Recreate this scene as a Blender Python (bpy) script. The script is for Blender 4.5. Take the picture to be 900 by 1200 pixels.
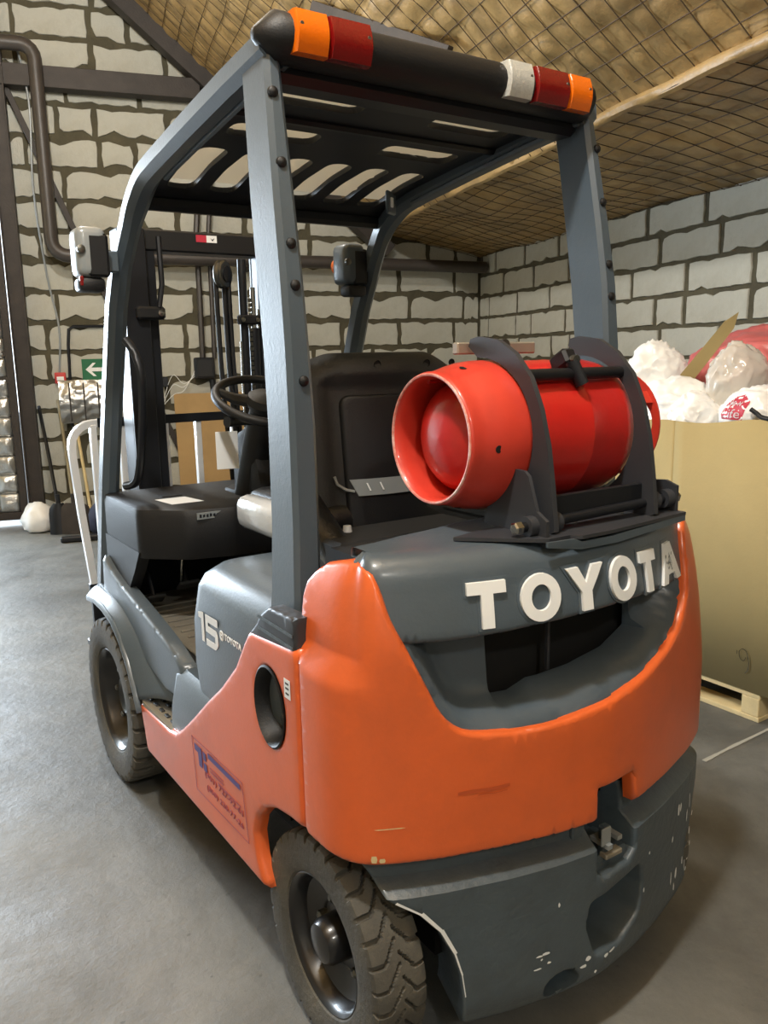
import bpy, bmesh, math, random
import numpy as np
from mathutils import Vector, Matrix, noise
from mathutils.geometry import delaunay_2d_cdt
random.seed(7)
PI = math.pi
scn = bpy.context.scene
for o in list(bpy.data.objects): bpy.data.objects.remove(o)
COL = scn.collection

# ------------------------------------------------------------------ camera, world, lights, exposure
CX, CY, CZ, YAW, PIT, ROL, FPX = -1.1985, -1.3357, 1.4329, 0.5833, 0.1880, -0.0193, 955.3
fw = Vector((math.sin(YAW)*math.cos(PIT), math.cos(YAW)*math.cos(PIT), -math.sin(PIT)))
rt = fw.cross(Vector((0, 0, 1))).normalized(); up = rt.cross(fw)
rt, up = (math.cos(ROL)*rt+math.sin(ROL)*up), (-math.sin(ROL)*rt+math.cos(ROL)*up)
cd = bpy.data.cameras.new('camera'); cam = bpy.data.objects.new('camera', cd); COL.objects.link(cam)
cam.matrix_world = Matrix(((rt.x, up.x, -fw.x, CX), (rt.y, up.y, -fw.y, CY), (rt.z, up.z, -fw.z, CZ), (0, 0, 0, 1)))
cd.sensor_fit = 'VERTICAL'; cd.sensor_height = 36; cd.lens = FPX*36/1200; cd.clip_start = 0.02
scn.camera = cam
scn.view_settings.view_transform = 'Standard'; scn.view_settings.look = 'None'
scn.view_settings.gamma = 1; scn.view_settings.use_curve_mapping = False
scn.view_settings.exposure = -0.06

w = bpy.data.worlds.new('world'); scn.world = w; w.use_nodes = True
bg = w.node_tree.nodes['Background']; bg.inputs[0].default_value = (0.80, 0.90, 1.0, 1); bg.inputs[1].default_value = 4.0

AR = math.radians(15.2)                     # the room stands turned against the truck
def RW(x, n, z): return Vector((x*math.cos(AR)+n*math.sin(AR), -x*math.sin(AR)+n*math.cos(AR), z))
def area(name, pos, target, sx, sy, power, col):
    l = bpy.data.lights.new(name, 'AREA'); l.shape = 'RECTANGLE'; l.size = sx; l.size_y = sy; l.energy = power; l.color = col
    o = bpy.data.objects.new(name, l); COL.objects.link(o); o.location = pos
    o.rotation_euler = (Vector(target)-Vector(pos)).to_track_quat('-Z', 'Y').to_euler(); return o
XR, DB, XL, NF = 2.967, 6.473, -4.6, -6.0
def bulb(name, pos, power, col):
    l = bpy.data.lights.new(name, 'POINT'); l.energy = power; l.color = col; l.shadow_soft_size = .12
    o = bpy.data.objects.new(name, l); COL.objects.link(o); o.location = pos; return o
lampA = bulb('lamp_rear', RW(-1.1, -1.0, 4.1), 380, (1.0, 0.975, 0.91))
lampB = bulb('lamp_mid', RW(-1.1, 3.2, 4.1), 200, (1.0, 0.98, 0.92))
lampC = bulb('lamp_front', RW(-.6, -4.4, 3.9), 180, (1.0, 0.97, 0.90))
dayl = area('daylight_gateway', RW(-3.45, DB+.75, 1.9), RW(-1.2, .6, .2), 2.0, 2.6, 760, (0.72, 0.86, 1.0))

# ------------------------------------------------------------------ helpers
def srgb(r, g, b):
    f = lambda c: (c/255)/12.92 if c/255 <= .04045 else (((c/255)+.055)/1.055)**2.4
    return (f(r), f(g), f(b), 1)
def mat(name, col, rough=.5, metal=0, coat=0, var=.0, vscale=6, bump=0, bscale=60, alpha=1, trans=0, dirt=None, dscale=5, damt=.5, coatr=.1, emis=None):
    m = bpy.data.materials.new(name); m.use_nodes = True; nt = m.node_tree; b = nt.nodes['Principled BSDF']
    b.inputs['Base Color'].default_value = col; b.inputs['Roughness'].default_value = rough; b.inputs['Metallic'].default_value = metal
    b.inputs['Coat Weight'].default_value = coat; b.inputs['Coat Roughness'].default_value = coatr
    b.inputs['Alpha'].default_value = alpha; b.inputs['Transmission Weight'].default_value = trans
    if emis: b.inputs['Emission Color'].default_value = emis[0]; b.inputs['Emission Strength'].default_value = emis[1]
    tc = nt.nodes.new('ShaderNodeTexCoord')
    def ns(scale, det=6, rou=.6):
        n = nt.nodes.new('ShaderNodeTexNoise'); n.inputs['Scale'].default_value = scale; n.inputs['Detail'].default_value = det; n.inputs['Roughness'].default_value = rou
        nt.links.new(tc.outputs['Object'], n.inputs['Vector']); return n
    last = None
    if var > 0:
        n = ns(vscale); r = nt.nodes.new('ShaderNodeMapRange'); r.inputs[1].default_value = .3; r.inputs[2].default_value = .7
        r.inputs[3].default_value = 1-var; r.inputs[4].default_value = 1+var; nt.links.new(n.outputs[0], r.inputs[0])
        mx = nt.nodes.new('ShaderNodeMix'); mx.data_type = 'RGBA'; mx.blend_type = 'MULTIPLY'; mx.inputs[0].default_value = 1
        mx.inputs[6].default_value = col; nt.links.new(r.outputs[0], mx.inputs[7]); last = mx.outputs[2]
    if dirt:
        n = ns(dscale, 10, .7); r = nt.nodes.new('ShaderNodeMapRange'); r.inputs[1].default_value = .45; r.inputs[2].default_value = .68
        r.inputs[3].default_value = 0; r.inputs[4].default_value = damt; nt.links.new(n.outputs[0], r.inputs[0])
        mx = nt.nodes.new('ShaderNodeMix'); mx.data_type = 'RGBA'; nt.links.new(r.outputs[0], mx.inputs[0])
        if last: nt.links.new(last, mx.inputs[6])
        else: mx.inputs[6].default_value = col
        mx.inputs[7].default_value = dirt; last = mx.outputs[2]
    if last: nt.links.new(last, b.inputs['Base Color'])
    if bump > 0:
        n = ns(bscale, 5, .6); bp = nt.nodes.new('ShaderNodeBump'); bp.inputs['Strength'].default_value = bump; bp.inputs['Distance'].default_value = .01
        nt.links.new(n.outputs[0], bp.inputs['Height']); nt.links.new(bp.outputs[0], b.inputs['Normal'])
    return m
M = {}
M['orange'] = mat('orange_paint', srgb(226, 102, 46), .40, coat=.5, coatr=.18, var=.05, vscale=4, bump=.05, bscale=90, dirt=srgb(150, 78, 48), dscale=3.2, damt=.22)
M['gray'] = mat('gray_paint', srgb(78, 90, 100), .40, coat=.3, coatr=.2, var=.06, vscale=4, bump=.08, bscale=120, dirt=srgb(70, 72, 70), dscale=4, damt=.3)
M['cast'] = mat('cast_iron_paint', srgb(74, 86, 94), .45, coat=.25, var=.10, vscale=5, bump=.25, bscale=45, dirt=srgb(58, 58, 54), dscale=4, damt=.4)
M['ltgray'] = mat('light_gray_paint', srgb(140, 146, 148), .35, coat=.3, var=.05)
M['bar_glare'] = mat('daylight_glare_paint', srgb(232, 234, 236), .28, metal=.2, coat=.4, var=.05)  # grey backrest bars painted near white to stand in for daylight glare
M['dark'] = mat('dark_steel', srgb(27, 29, 34), .42, metal=.2, var=.15, vscale=9)
M['black'] = mat('black_plastic', srgb(17, 18, 21), .5, var=.1, vscale=8, bump=.15, bscale=300)
M['dusty'] = mat('dusty_black_plastic', srgb(40, 42, 43), .55, var=.15, vscale=8, bump=.2, bscale=200)
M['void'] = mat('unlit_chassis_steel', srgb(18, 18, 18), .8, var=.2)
M['seat'] = mat('seat_vinyl', srgb(22, 23, 25), .35, var=.1, bump=.2, bscale=150)
M['pale_gloss'] = mat('seat_glare_pale_plastic', srgb(205, 208, 210), .2, coat=.6, bump=.3, bscale=14)  # pale colour paints daylight glare on the black bolster; also the belt anchor
M['rubber'] = mat('tyre_rubber', srgb(82, 80, 74), .8, var=.15, vscale=9, bump=.35, bscale=70, dirt=srgb(112, 107, 94), dscale=7, damt=.5)
M['rim'] = mat('black_rim', srgb(22, 22, 24), .32, coat=.4, var=.1)
M['red'] = mat('red_tank_paint', srgb(196, 34, 28), .33, coat=.5, coatr=.15, var=.08, vscale=7, bump=.06, bscale=60, dirt=srgb(160, 50, 40), dscale=6, damt=.35)
M['orangered'] = mat('worn_red_collar', srgb(206, 62, 46), .4, coat=.4, var=.08, vscale=9)
M['white'] = mat('white_vinyl', srgb(240, 243, 244), .45)
M['chrome'] = mat('bare_steel', srgb(185, 185, 180), .25, metal=1, var=.1)
M['steelbolt'] = mat('zinc_bolt', srgb(120, 120, 115), .35, metal=.9)
M['lens_red'] = mat('red_lens', srgb(118, 8, 12), .2, coat=.8, bump=.15, bscale=160)
M['lens_amber'] = mat('amber_lens', srgb(232, 110, 10), .2, coat=.8, bump=.15, bscale=160)
M['lens_clear'] = mat('clear_lens', srgb(188, 188, 182), .2, coat=.8, bump=.3, bscale=120)
M['poly'] = mat('dusty_roof_sheet', srgb(215, 212, 202), .6)
_nt = M['poly'].node_tree; _t = _nt.nodes.new('ShaderNodeBsdfTranslucent'); _t.inputs[0].default_value = srgb(235, 232, 222); _mx = _nt.nodes.new('ShaderNodeMixShader'); _mx.inputs[0].default_value = .45
_nt.links.new(_nt.nodes['Principled BSDF'].outputs[0], _mx.inputs[1]); _nt.links.new(_t.outputs[0], _mx.inputs[2]); _nt.links.new(_mx.outputs[0], _nt.nodes['Material Output'].inputs['Surface'])
M['dkgray'] = mat('dark_grey_paint', srgb(52, 54, 59), .5, coat=.1, var=.06)
M['mat'] = mat('floor_mat_rubber', srgb(112, 108, 98), .8, var=.15, vscale=12, bump=.3, bscale=60)
M['tread'] = mat('step_tread_steel', srgb(150, 143, 128), .5, metal=.3, var=.15)
M['yellow'] = mat('yellow_label', srgb(222, 208, 80), .5)
M['blue'] = mat('blue_print', srgb(86, 72, 132), .5)
M['purple'] = mat('worn_purple_print', srgb(160, 74, 84), .5)
M['redlab'] = mat('red_label', srgb(190, 50, 70), .5)
M['block'] = mat('aerated_block', srgb(190, 189, 178), .9, var=.08, vscale=5, bump=.5, bscale=30, dirt=srgb(140, 134, 116), dscale=2.6, damt=.5)
M['mortar'] = mat('gray_brown_mortar', srgb(86, 81, 64), .95, var=.18, vscale=7, bump=1.0, bscale=22, dirt=srgb(72, 67, 54), dscale=4, damt=.6)
M['plain'] = mat('rough_plaster_wall', srgb(150, 147, 135), .9, var=.1, bump=.4, bscale=20)
M['insul'] = mat('yellowed_insulation_film', srgb(176, 144, 92), .40, var=.16, vscale=2.2, bump=.55, bscale=16, dirt=srgb(96, 78, 52), dscale=1.6, damt=.7)
M['rust'] = mat('rusty_wire', srgb(74, 56, 32), .7)
M['steel'] = mat('dusty_brown_steel', srgb(58, 52, 48), .6, metal=.2, var=.2, vscale=8, bump=.2)
M['pipe'] = mat('painted_pipe', srgb(66, 60, 56), .45, var=.15, vscale=9)
M['foil'] = mat('crumpled_foil', srgb(190, 190, 188), .28, metal=.85, bump=1.0, bscale=14, var=.1)
M['card'] = mat('cardboard', srgb(172, 153, 104), .8, var=.05, vscale=3, bump=.06, bscale=90)
M['card2'] = mat('plywood', srgb(178, 146, 98), .75, var=.08, vscale=5)
M['wood'] = mat('raw_pine', srgb(214, 194, 146), .75, var=.12, vscale=12, bump=.2, bscale=40)
M['oldwood'] = mat('grey_worn_handle', srgb(140, 130, 104), .7, var=.15)
M['bag'] = mat('white_plastic_bag', srgb(250, 250, 248), .3, coat=.3, bump=.2, bscale=9, var=.02, vscale=8)
M['clearbag'] = mat('milky_clear_plastic', srgb(228, 224, 214), .2, coat=.5, bump=.3, bscale=10, alpha=.75)
M['redbag'] = mat('red_plastic_bag', srgb(204, 108, 108), .3, coat=.3, bump=.4, bscale=8, var=.1)
M['green'] = mat('green_sign', srgb(20, 104, 66), .5)
M['fire'] = mat('red_call_point', srgb(196, 60, 56), .5)
M['navy'] = mat('navy_cloth', srgb(42, 46, 66), .8)

# concrete floor: trowelled grey slab, stains and dust
def floor_mat():
    m = bpy.data.materials.new('worn_concrete'); m.use_nodes = True; nt = m.node_tree; b = nt.nodes['Principled BSDF']; L = nt.links
    tc = nt.nodes.new('ShaderNodeTexCoord')
    def ns(s, d=8, r=.62, dist=0):
        n = nt.nodes.new('ShaderNodeTexNoise'); n.inputs['Scale'].default_value = s; n.inputs['Detail'].default_value = d; n.inputs['Roughness'].default_value = r; n.inputs['Distortion'].default_value = dist
        L.new(tc.outputs['Object'], n.inputs['Vector']); return n
    cr = nt.nodes.new('ShaderNodeValToRGB'); L.new(ns(1.1, 10, .65, .6).outputs[0], cr.inputs[0])
    cr.color_ramp.elements[0].position = .33; cr.color_ramp.elements[0].color = srgb(82, 82, 79); cr.color_ramp.elements[1].position = .66; cr.color_ramp.elements[1].color = srgb(122, 122, 117)
    n2 = ns(5, 12, .75, .3); r = nt.nodes.new('ShaderNodeMapRange'); r.inputs[1].default_value = .35; r.inputs[2].default_value = .7; r.inputs[3].default_value = .86; r.inputs[4].default_value = 1.1; L.new(n2.outputs[0], r.inputs[0])
    mx = nt.nodes.new('ShaderNodeMix'); mx.data_type = 'RGBA'; mx.blend_type = 'MULTIPLY'; mx.inputs[0].default_value = 1; L.new(cr.outputs[0], mx.inputs[6]); L.new(r.outputs[0], mx.inputs[7])
    n3 = ns(24, 4, .5); r3 = nt.nodes.new('ShaderNodeMapRange'); r3.inputs[1].default_value = .69; r3.inputs[2].default_value = .74; r3.inputs[3].default_value = 0; r3.inputs[4].default_value = .55; L.new(n3.outputs[0], r3.inputs[0])
    m2 = nt.nodes.new('ShaderNodeMix'); m2.data_type = 'RGBA'; L.new(r3.outputs[0], m2.inputs[0]); L.new(mx.outputs[2], m2.inputs[6]); m2.inputs[7].default_value = srgb(66, 66, 62)
    L.new(m2.outputs[2], b.inputs['Base Color'])
    rr = nt.nodes.new('ShaderNodeMapRange'); rr.inputs[1].default_value = .3; rr.inputs[2].default_value = .7; rr.inputs[3].default_value = .42; rr.inputs[4].default_value = .7; L.new(ns(2.2).outputs[0], rr.inputs[0]); L.new(rr.outputs[0], b.inputs['Roughness'])
    bp = nt.nodes.new('ShaderNodeBump'); bp.inputs['Strength'].default_value = .45; bp.inputs['Distance'].default_value = .012; L.new(ns(14, 10, .7).outputs[0], bp.inputs['Height']); L.new(bp.outputs[0], b.inputs['Normal'])
    return m
M['floor'] = floor_mat()

def link(name, me, m, parent=None, smooth=35):
    if m is not None and not me.materials: me.materials.append(m)
    if smooth:
        me.polygons.foreach_set('use_smooth', [True]*len(me.polygons)); me.set_sharp_from_angle(angle=math.radians(smooth))
    o = bpy.data.objects.new(name, me); COL.objects.link(o)
    if parent: o.parent = parent
    return o
def from_bm(name, bm, m, parent=None, smooth=35, norm=True):
    if norm: bmesh.ops.recalc_face_normals(bm, faces=bm.faces)
    me = bpy.data.meshes.new(name); bm.to_mesh(me); bm.free(); return link(name, me, m, parent, smooth)
def mk(name, vs, fs, m, parent=None, smooth=35, norm=True):
    bm = bmesh.new(); V = [bm.verts.new(v) for v in vs]
    for f in fs:
        try: bm.faces.new([V[i] for i in f])
        except ValueError: pass
    return from_bm(name, bm, m, parent, smooth, norm)
def empty(name, loc=(0, 0, 0), parent=None, rz=0):
    o = bpy.data.objects.new(name, None); COL.objects.link(o); o.location = loc; o.rotation_euler.z = rz; o.empty_display_size = .1
    if parent: o.parent = parent
    return o
def tag(o, label=None, cat=None, group=None, kind=None):
    if label: o['label'] = label
    if cat: o['category'] = cat
    if group: o['group'] = group
    if kind: o['kind'] = kind
    return o
def add_box(bm, c, s, bev=0, rot=None, seg=1):
    r = bmesh.ops.create_cube(bm, size=1)['verts']
    for v in r: v.co = Vector((v.co.x*s[0], v.co.y*s[1], v.co.z*s[2]))
    if bev:
        es = list({e for v in r for e in v.link_edges})
        rb = bmesh.ops.bevel(bm, geom=es, offset=bev, segments=seg, affect='EDGES', profile=.5); r = list({v for f in rb['faces'] for v in f.verts} | {v for v in r if v.is_valid})
        fs = set()
        stack = [r[0]]; seen = {r[0]}
        while stack:
            v = stack.pop()
            for e in v.link_edges:
                o = e.other_vert(v)
                if o not in seen: seen.add(o); stack.append(o)
        r = list(seen)
    for v in r:
        co = v.co.copy()
        if rot is not None: co = rot @ co
        v.co = co+Vector(c)
    return r
def box(name, c, s, m, parent=None, bev=.004, rot=None, seg=1):
    bm = bmesh.new(); add_box(bm, c, s, bev, rot, seg); return from_bm(name, bm, m, parent)
def rx(a): return Matrix.Rotation(math.radians(a), 3, 'X')
def ry(a): return Matrix.Rotation(math.radians(a), 3, 'Y')
def rz(a): return Matrix.Rotation(math.radians(a), 3, 'Z')
def catmull(P, n=6, closed=False):
    P = [Vector(p) for p in P]; out = []; N = len(P)
    for i in range(N if closed else N-1):
        g = (lambda k: P[k % N]) if closed else (lambda k: P[max(0, min(N-1, k))])
        a, b, c, d = g(i-1), g(i), g(i+1), g(i+2)
        for j in range(n):
            t = j/n; out.append(.5*((2*b)+(c-a)*t+(2*a-5*b+4*c-d)*t*t+(3*b-a-3*c+d)*t**3))
    if not closed: out.append(P[-1])
    return out
def add_tube(bm, P, r, n=8, cap=True):
    P = [Vector(p) for p in P]; rings = []; pu = None
    for i, p in enumerate(P):
        t = ((P[min(i+1, len(P)-1)]-P[max(i-1, 0)])).normalized()
        if pu is None: u = t.orthogonal().normalized()
        else:
            u = pu-t*pu.dot(t); u = u.normalized() if u.length > 1e-6 else t.orthogonal().normalized()
        pu = u; v = t.cross(u); R = r[i] if isinstance(r, (list, tuple)) else r
        rings.append([bm.verts.new(p+R*(math.cos(2*PI*k/n)*u+math.sin(2*PI*k/n)*v)) for k in range(n)])
    for a, b in zip(rings, rings[1:]):
        for k in range(n): bm.faces.new((a[k], a[(k+1) % n], b[(k+1) % n], b[k]))
    if cap: bm.faces.new(rings[0][::-1]); bm.faces.new(rings[-1])
def tube(name, P, r, m, parent=None, n=8, smooth=45):
    bm = bmesh.new(); add_tube(bm, P, r, n); return from_bm(name, bm, m, parent, smooth)
def add_lathe(bm, prof, axis, org, n=32, cap=False):
    # prof: (along axis, radius)
    ax = Vector(axis).normalized(); u = ax.orthogonal().normalized(); v = ax.cross(u); org = Vector(org); rings = []
    for (h, r) in prof:
        rings.append([bm.verts.new(org+ax*h+max(r, 1e-5)*(math.cos(2*PI*k/n)*u+math.sin(2*PI*k/n)*v)) for k in range(n)])
    for a, b in zip(rings, rings[1:]):
        for k in range(n): bm.faces.new((a[k], a[(k+1) % n], b[(k+1) % n], b[k]))
    if cap: bm.faces.new(rings[0][::-1]); bm.faces.new(rings[-1])
def lathe(name, prof, axis, org, m, parent=None, n=32, cap=False, smooth=35):
    bm = bmesh.new(); add_lathe(bm, prof, axis, org, n, cap); return from_bm(name, bm, m, parent, smooth)
def add_loft(bm, secs, cap=True):
    rings = [[bm.verts.new(p) for p in s] for s in secs]; n = len(rings[0])
    for a, b in zip(rings, rings[1:]):
        for k in range(n): bm.faces.new((a[k], a[(k+1) % n], b[(k+1) % n], b[k]))
    if cap: bm.faces.new(rings[0][::-1]); bm.faces.new(rings[-1])
def loft(name, secs, m, parent=None, smooth=35, cap=True):
    bm = bmesh.new(); add_loft(bm, secs, cap); return from_bm(name, bm, m, parent, smooth)
def prism(name, poly, f, d0, d1, m, parent=None, smooth=35):
    # poly 2D, f(u,v,d)->point
    bm = bmesh.new(); a = [bm.verts.new(f(u, v, d0)) for u, v in poly]; b = [bm.verts.new(f(u, v, d1)) for u, v in poly]; n = len(a)
    bm.faces.new(a); bm.faces.new(b[::-1])
    for k in range(n): bm.faces.new((a[k], b[k], b[(k+1) % n], a[(k+1) % n]))
    return from_bm(name, bm, m, parent, smooth)
def roundpoly(P, seg=5):
    # P: (x, y) or (x, y, r)
    out = []; n = len(P)
    for i in range(n):
        p = Vector(P[i][:2]); r = P[i][2] if len(P[i]) > 2 else 0
        if r == 0: out.append((p.x, p.y)); continue
        a = Vector(P[i-1][:2])-p; b = Vector(P[(i+1) % n][:2])-p
        la, lb = a.length, b.length; a.normalize(); b.normalize(); ang = a.angle(b)
        t = min(r/math.tan(ang/2), la*.48, lb*.48); p0 = p+a*t; p1 = p+b*t
        for k in range(seg+1):
            s = k/seg; q = (1-s)**2*p0+2*s*(1-s)*p+s*s*p1; out.append((q.x, q.y))
    return out
def densify(poly, step):
    out = []; n = len(poly)
    for i in range(n):
        a = np.array(poly[i]); b = np.array(poly[(i+1) % n]); k = max(1, int(np.linalg.norm(b-a)/step))
        for j in range(k): out.append(tuple(a+(b-a)*j/k))
    return out
def inside(pts, poly):
    x, y = pts[:, 0], pts[:, 1]; res = np.zeros(len(pts), bool); n = len(poly)
    for i in range(n):
        x1, y1 = poly[i]; x2, y2 = poly[(i+1) % n]
        if y1 == y2: continue
        c = ((y1 > y) != (y2 > y)) & (x < (x2-x1)*(y-y1)/(y2-y1)+x1); res ^= c
    return res
def distpoly(pts, polys):
    best = np.full(len(pts), 1e9)
    for poly in polys:
        n = len(poly)
        for i in range(n):
            a = np.array(poly[i]); b = np.array(poly[(i+1) % n]); ab = b-a; L2 = ab@ab
            if L2 < 1e-14: continue
            t = np.clip(((pts-a)@ab)/L2, 0, 1); d = np.linalg.norm(pts-(a+t[:, None]*ab), axis=1); best = np.minimum(best, d)
    return best
def patch(name, outline, f, thick, m, parent=None, holes=(), step=.03, r=.0, prof=None, smooth=40, edge_step=.015, back=True, rows=()):
    """Curved panel: 2D outline with holes mapped by f(u,v,depth); r rounds its rim, prof(t) adds depth by distance t from the rim."""
    outs = [densify(outline, edge_step)]+[densify(h, edge_step) for h in holes]
    P = np.array(outline); lo, hi = P.min(0), P.max(0)
    gx = np.arange(lo[0]+step*.37, hi[0], step); gy = np.arange(lo[1]+step*.41, hi[1], step)
    G = np.array([(x, y) for x in gx for y in gy]) if len(gx) and len(gy) else np.zeros((0, 2))
    for ra, rb in zip(rows[::2], rows[1::2]):
        if len(G): G = G[(G[:, 1] < ra-.006) | (G[:, 1] > rb+.006)]
    extra = [G]+[np.array([(x, v_) for x in np.arange(lo[0], hi[0], step*.5)]) for v_ in rows]
    if r > 0:
        for k in (.15, .4, .7, 1.0):
            E = []
            for poly in outs:
                n = len(poly)
                for i in range(n):
                    a = np.array(poly[i-1]); b = np.array(poly[(i+1) % n]); t = b-a; L = np.linalg.norm(t)
                    if L < 1e-9: continue
                    nn = np.array([-t[1], t[0]])/L
                    for sg in (1, -1): E.append(np.array(poly[i])+sg*nn*r*k)
            E = np.array(E); d = distpoly(E, outs); E = E[d > r*k*.93]; extra.append(E)
    G = np.concatenate(extra) if len(extra) > 1 else G
    if len(G):
        ok = inside(G, outs[0])
        for h in outs[1:]: ok &= ~inside(G, h)
        G = G[ok]
    if len(G): d = distpoly(G, outs); G = G[d > (min(r*.12, step*.3) if r > 0 else step*.3)]
    verts = [Vector(p) for o_ in outs for p in o_]; edges = []; k = 0
    for o_ in outs:
        n = len(o_); edges += [(k+i, k+(i+1) % n) for i in range(n)]; k += n
    nb = k; verts += [Vector((float(a), float(b))) for a, b in G]
    vo, eo, fo, ov, oe, of = delaunay_2d_cdt(verts, edges, [], 0, 1e-6)
    V2 = np.array([(v.x, v.y) for v in vo]); F = [tuple(t) for t in fo if len(t) == 3]
    cen = np.array([V2[list(t)].mean(0) for t in F]); ok = inside(cen, outs[0])
    for h in outs[1:]: ok &= ~inside(cen, h)
    F = [t for t, o_ in zip(F, ok) if o_]
    dist = distpoly(V2, outs); dist[dist < 1e-5] = 0
    dep = np.zeros(len(V2))
    if r > 0: tt = np.clip(dist, 0, r); dep += r-np.sqrt(np.maximum(r*r-(r-tt)**2, 0))
    if prof: dep += np.array([prof(t, u, v) for t, (u, v) in zip(dist, V2)])
    bm = bmesh.new(); A = [bm.verts.new(f(u, v, d)) for (u, v), d in zip(V2, dep)]
    B = [bm.verts.new(f(u, v, max(thick, d+.001))) for (u, v), d in zip(V2, dep)]
    cnt = {}
    for t in F:
        bm.faces.new([A[i] for i in t])
        if back: bm.faces.new([B[i] for i in reversed(t)])
        for i in range(3):
            e = (t[i], t[(i+1) % 3]); cnt[e] = 1
    for (a, b) in list(cnt):
        if (b, a) not in cnt:
            try: bm.faces.new((A[b], A[a], B[a], B[b]))
            except ValueError: pass
    for v in [v for v in bm.verts if not v.link_faces]: bm.verts.remove(v)
    return from_bm(name, bm, m, parent, smooth, norm=back)
def text_mesh(s, size, font_bold=0.0, sp=1.0):
    cu = bpy.data.curves.new('t', 'FONT'); cu.body = s; cu.size = size; cu.offset = font_bold; cu.space_character = sp; cu.extrude = .0006; cu.resolution_u = 2
    ob = bpy.data.objects.new('t', cu); COL.objects.link(ob); bpy.context.view_layer.update()
    me = bpy.data.meshes.new_from_object(ob.evaluated_get(bpy.context.evaluated_depsgraph_get())); bpy.data.objects.remove(ob); return me
def text(name, s, size, X, Y, Z, org, m, parent, bold=0.0, sp=1.0, fit=None):
    """lettering lying in the plane of the axes X, Y with its start at org"""
    me = text_mesh(s, size, bold, sp); K = True; X, Y, Z, org = Vector(X), Vector(Y), Vector(Z), Vector(org)
    if fit:
        xs = [v.co.x for v in me.vertices]; ys = [v.co.y for v in me.vertices]; sx = fit[0]/(max(xs)-min(xs)); sy = fit[1]/(max(ys)-min(ys))
        x0, y0 = min(xs), min(ys)
        for v in me.vertices: v.co.x = (v.co.x-x0)*sx; v.co.y = (v.co.y-y0)*sy
    for v in me.vertices: v.co = org+X*v.co.x+Y*v.co.y+Z*v.co.z
    o = link(name, me, m, parent, 0); o['kind'] = 'stuff'; return o
def sstep(a, b, x):
    t = min(1, max(0, (x-a)/(b-a))); return t*t*(3-2*t)

# ------------------------------------------------------------------ the room (built in room axes, turned with the building)
def room(o): o.rotation_euler.z = -AR; return o
def struct(name, bm_or, m, smooth=35):
    o = from_bm(name, bm_or, m, None, smooth, True); o['kind'] = 'structure'; return room(o)
bm = bmesh.new(); add_box(bm, (-.8, .3, -.06), (7.8, 12.9, .12)); struct('floor', bm, M['floor'], 0)
tube_c = [(1.14, .10, .001), (1.21, .281, .001), (1.40, .288, .001), (1.62, .292, .001), (1.95, .31, .001)]
bm = bmesh.new()
cp = catmull(tube_c[1:], 6)
for a, b in zip(cp, cp[1:]):
    wv = .006*(1+.6*noise.noise(a*9)); add_loft(bm, [[(a.x, a.y-wv, .0005), (a.x, a.y+wv, .0005), (a.x, a.y+wv, .002), (a.x, a.y-wv, .002)], [(b.x, b.y-wv, .0005), (b.x, b.y+wv, .0005), (b.x, b.y+wv, .002), (b.x, b.y-wv, .002)]])
o = from_bm('trim_1', bm, mat('pale_joint_filler', srgb(168, 166, 156), .8), None, 0); o['kind'] = 'structure'

bm = bmesh.new(); add_box(bm, (-12.0, .3, -.1), (14.4, 40, .1)); add_box(bm, (0, 16.5, -.1), (9.4, 19.6, .1)); struct('ground', bm, mat('unseen_yard_asphalt', srgb(90, 90, 88), .9, var=.1), 0)  # unseen yard ground, added to keep skylight from below off the ceiling
def roofz(x): return 4.516-.84*(x+.442) if x > -1.4 else 5.32-.84*(-1.4-x)
def slab(name, poly_xz, n0, n1, m):
    bm = bmesh.new(); a = [bm.verts.new((x, n0, z)) for x, z in poly_xz]; b = [bm.verts.new((x, n1, z)) for x, z in poly_xz]
    bm.faces.new(a); bm.faces.new(b[::-1]); n = len(a)
    for k in range(n): bm.faces.new((a[k], b[k], b[(k+1) % n], a[(k+1) % n]))
    return struct(name, bm, m, 0)
wall_back = slab('wall_back', [(-1.575, 0), (3.0, 0), (3.0, 2.45), (1.78, 2.72), (-1.4, roofz(-1.4)+.05), (-1.575, 5.2)], DB, DB+.3, M['mortar'])
wall_right = None
bm = bmesh.new(); add_box(bm, (XR+.15, (DB+NF)/2, 1.25), (.3, DB-NF, 2.5)); wall_right = struct('wall_right', bm, M['mortar'], 0)
bm = bmesh.new()
add_box(bm, (XL-.15, (NF+DB)/2, 1.4), (.3, DB-NF, 2.8)); struct('wall_left', bm, M['plain'], 0)
slab('wall_front', [(-4.7, 0), (3.1, 0), (3.1, 2.5), (1.78, 2.75), (-1.4, 5.4), (-4.7, 2.6)], NF-.3, NF, M['plain'])
slab('wall_back_left', [(-4.7, 3.35), (-1.575, 3.35), (-1.575, 5.2), (-4.7, 2.6+.0)][:3]+[(-3.8, 3.35)], DB, DB+.3, M['plain'])

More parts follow.
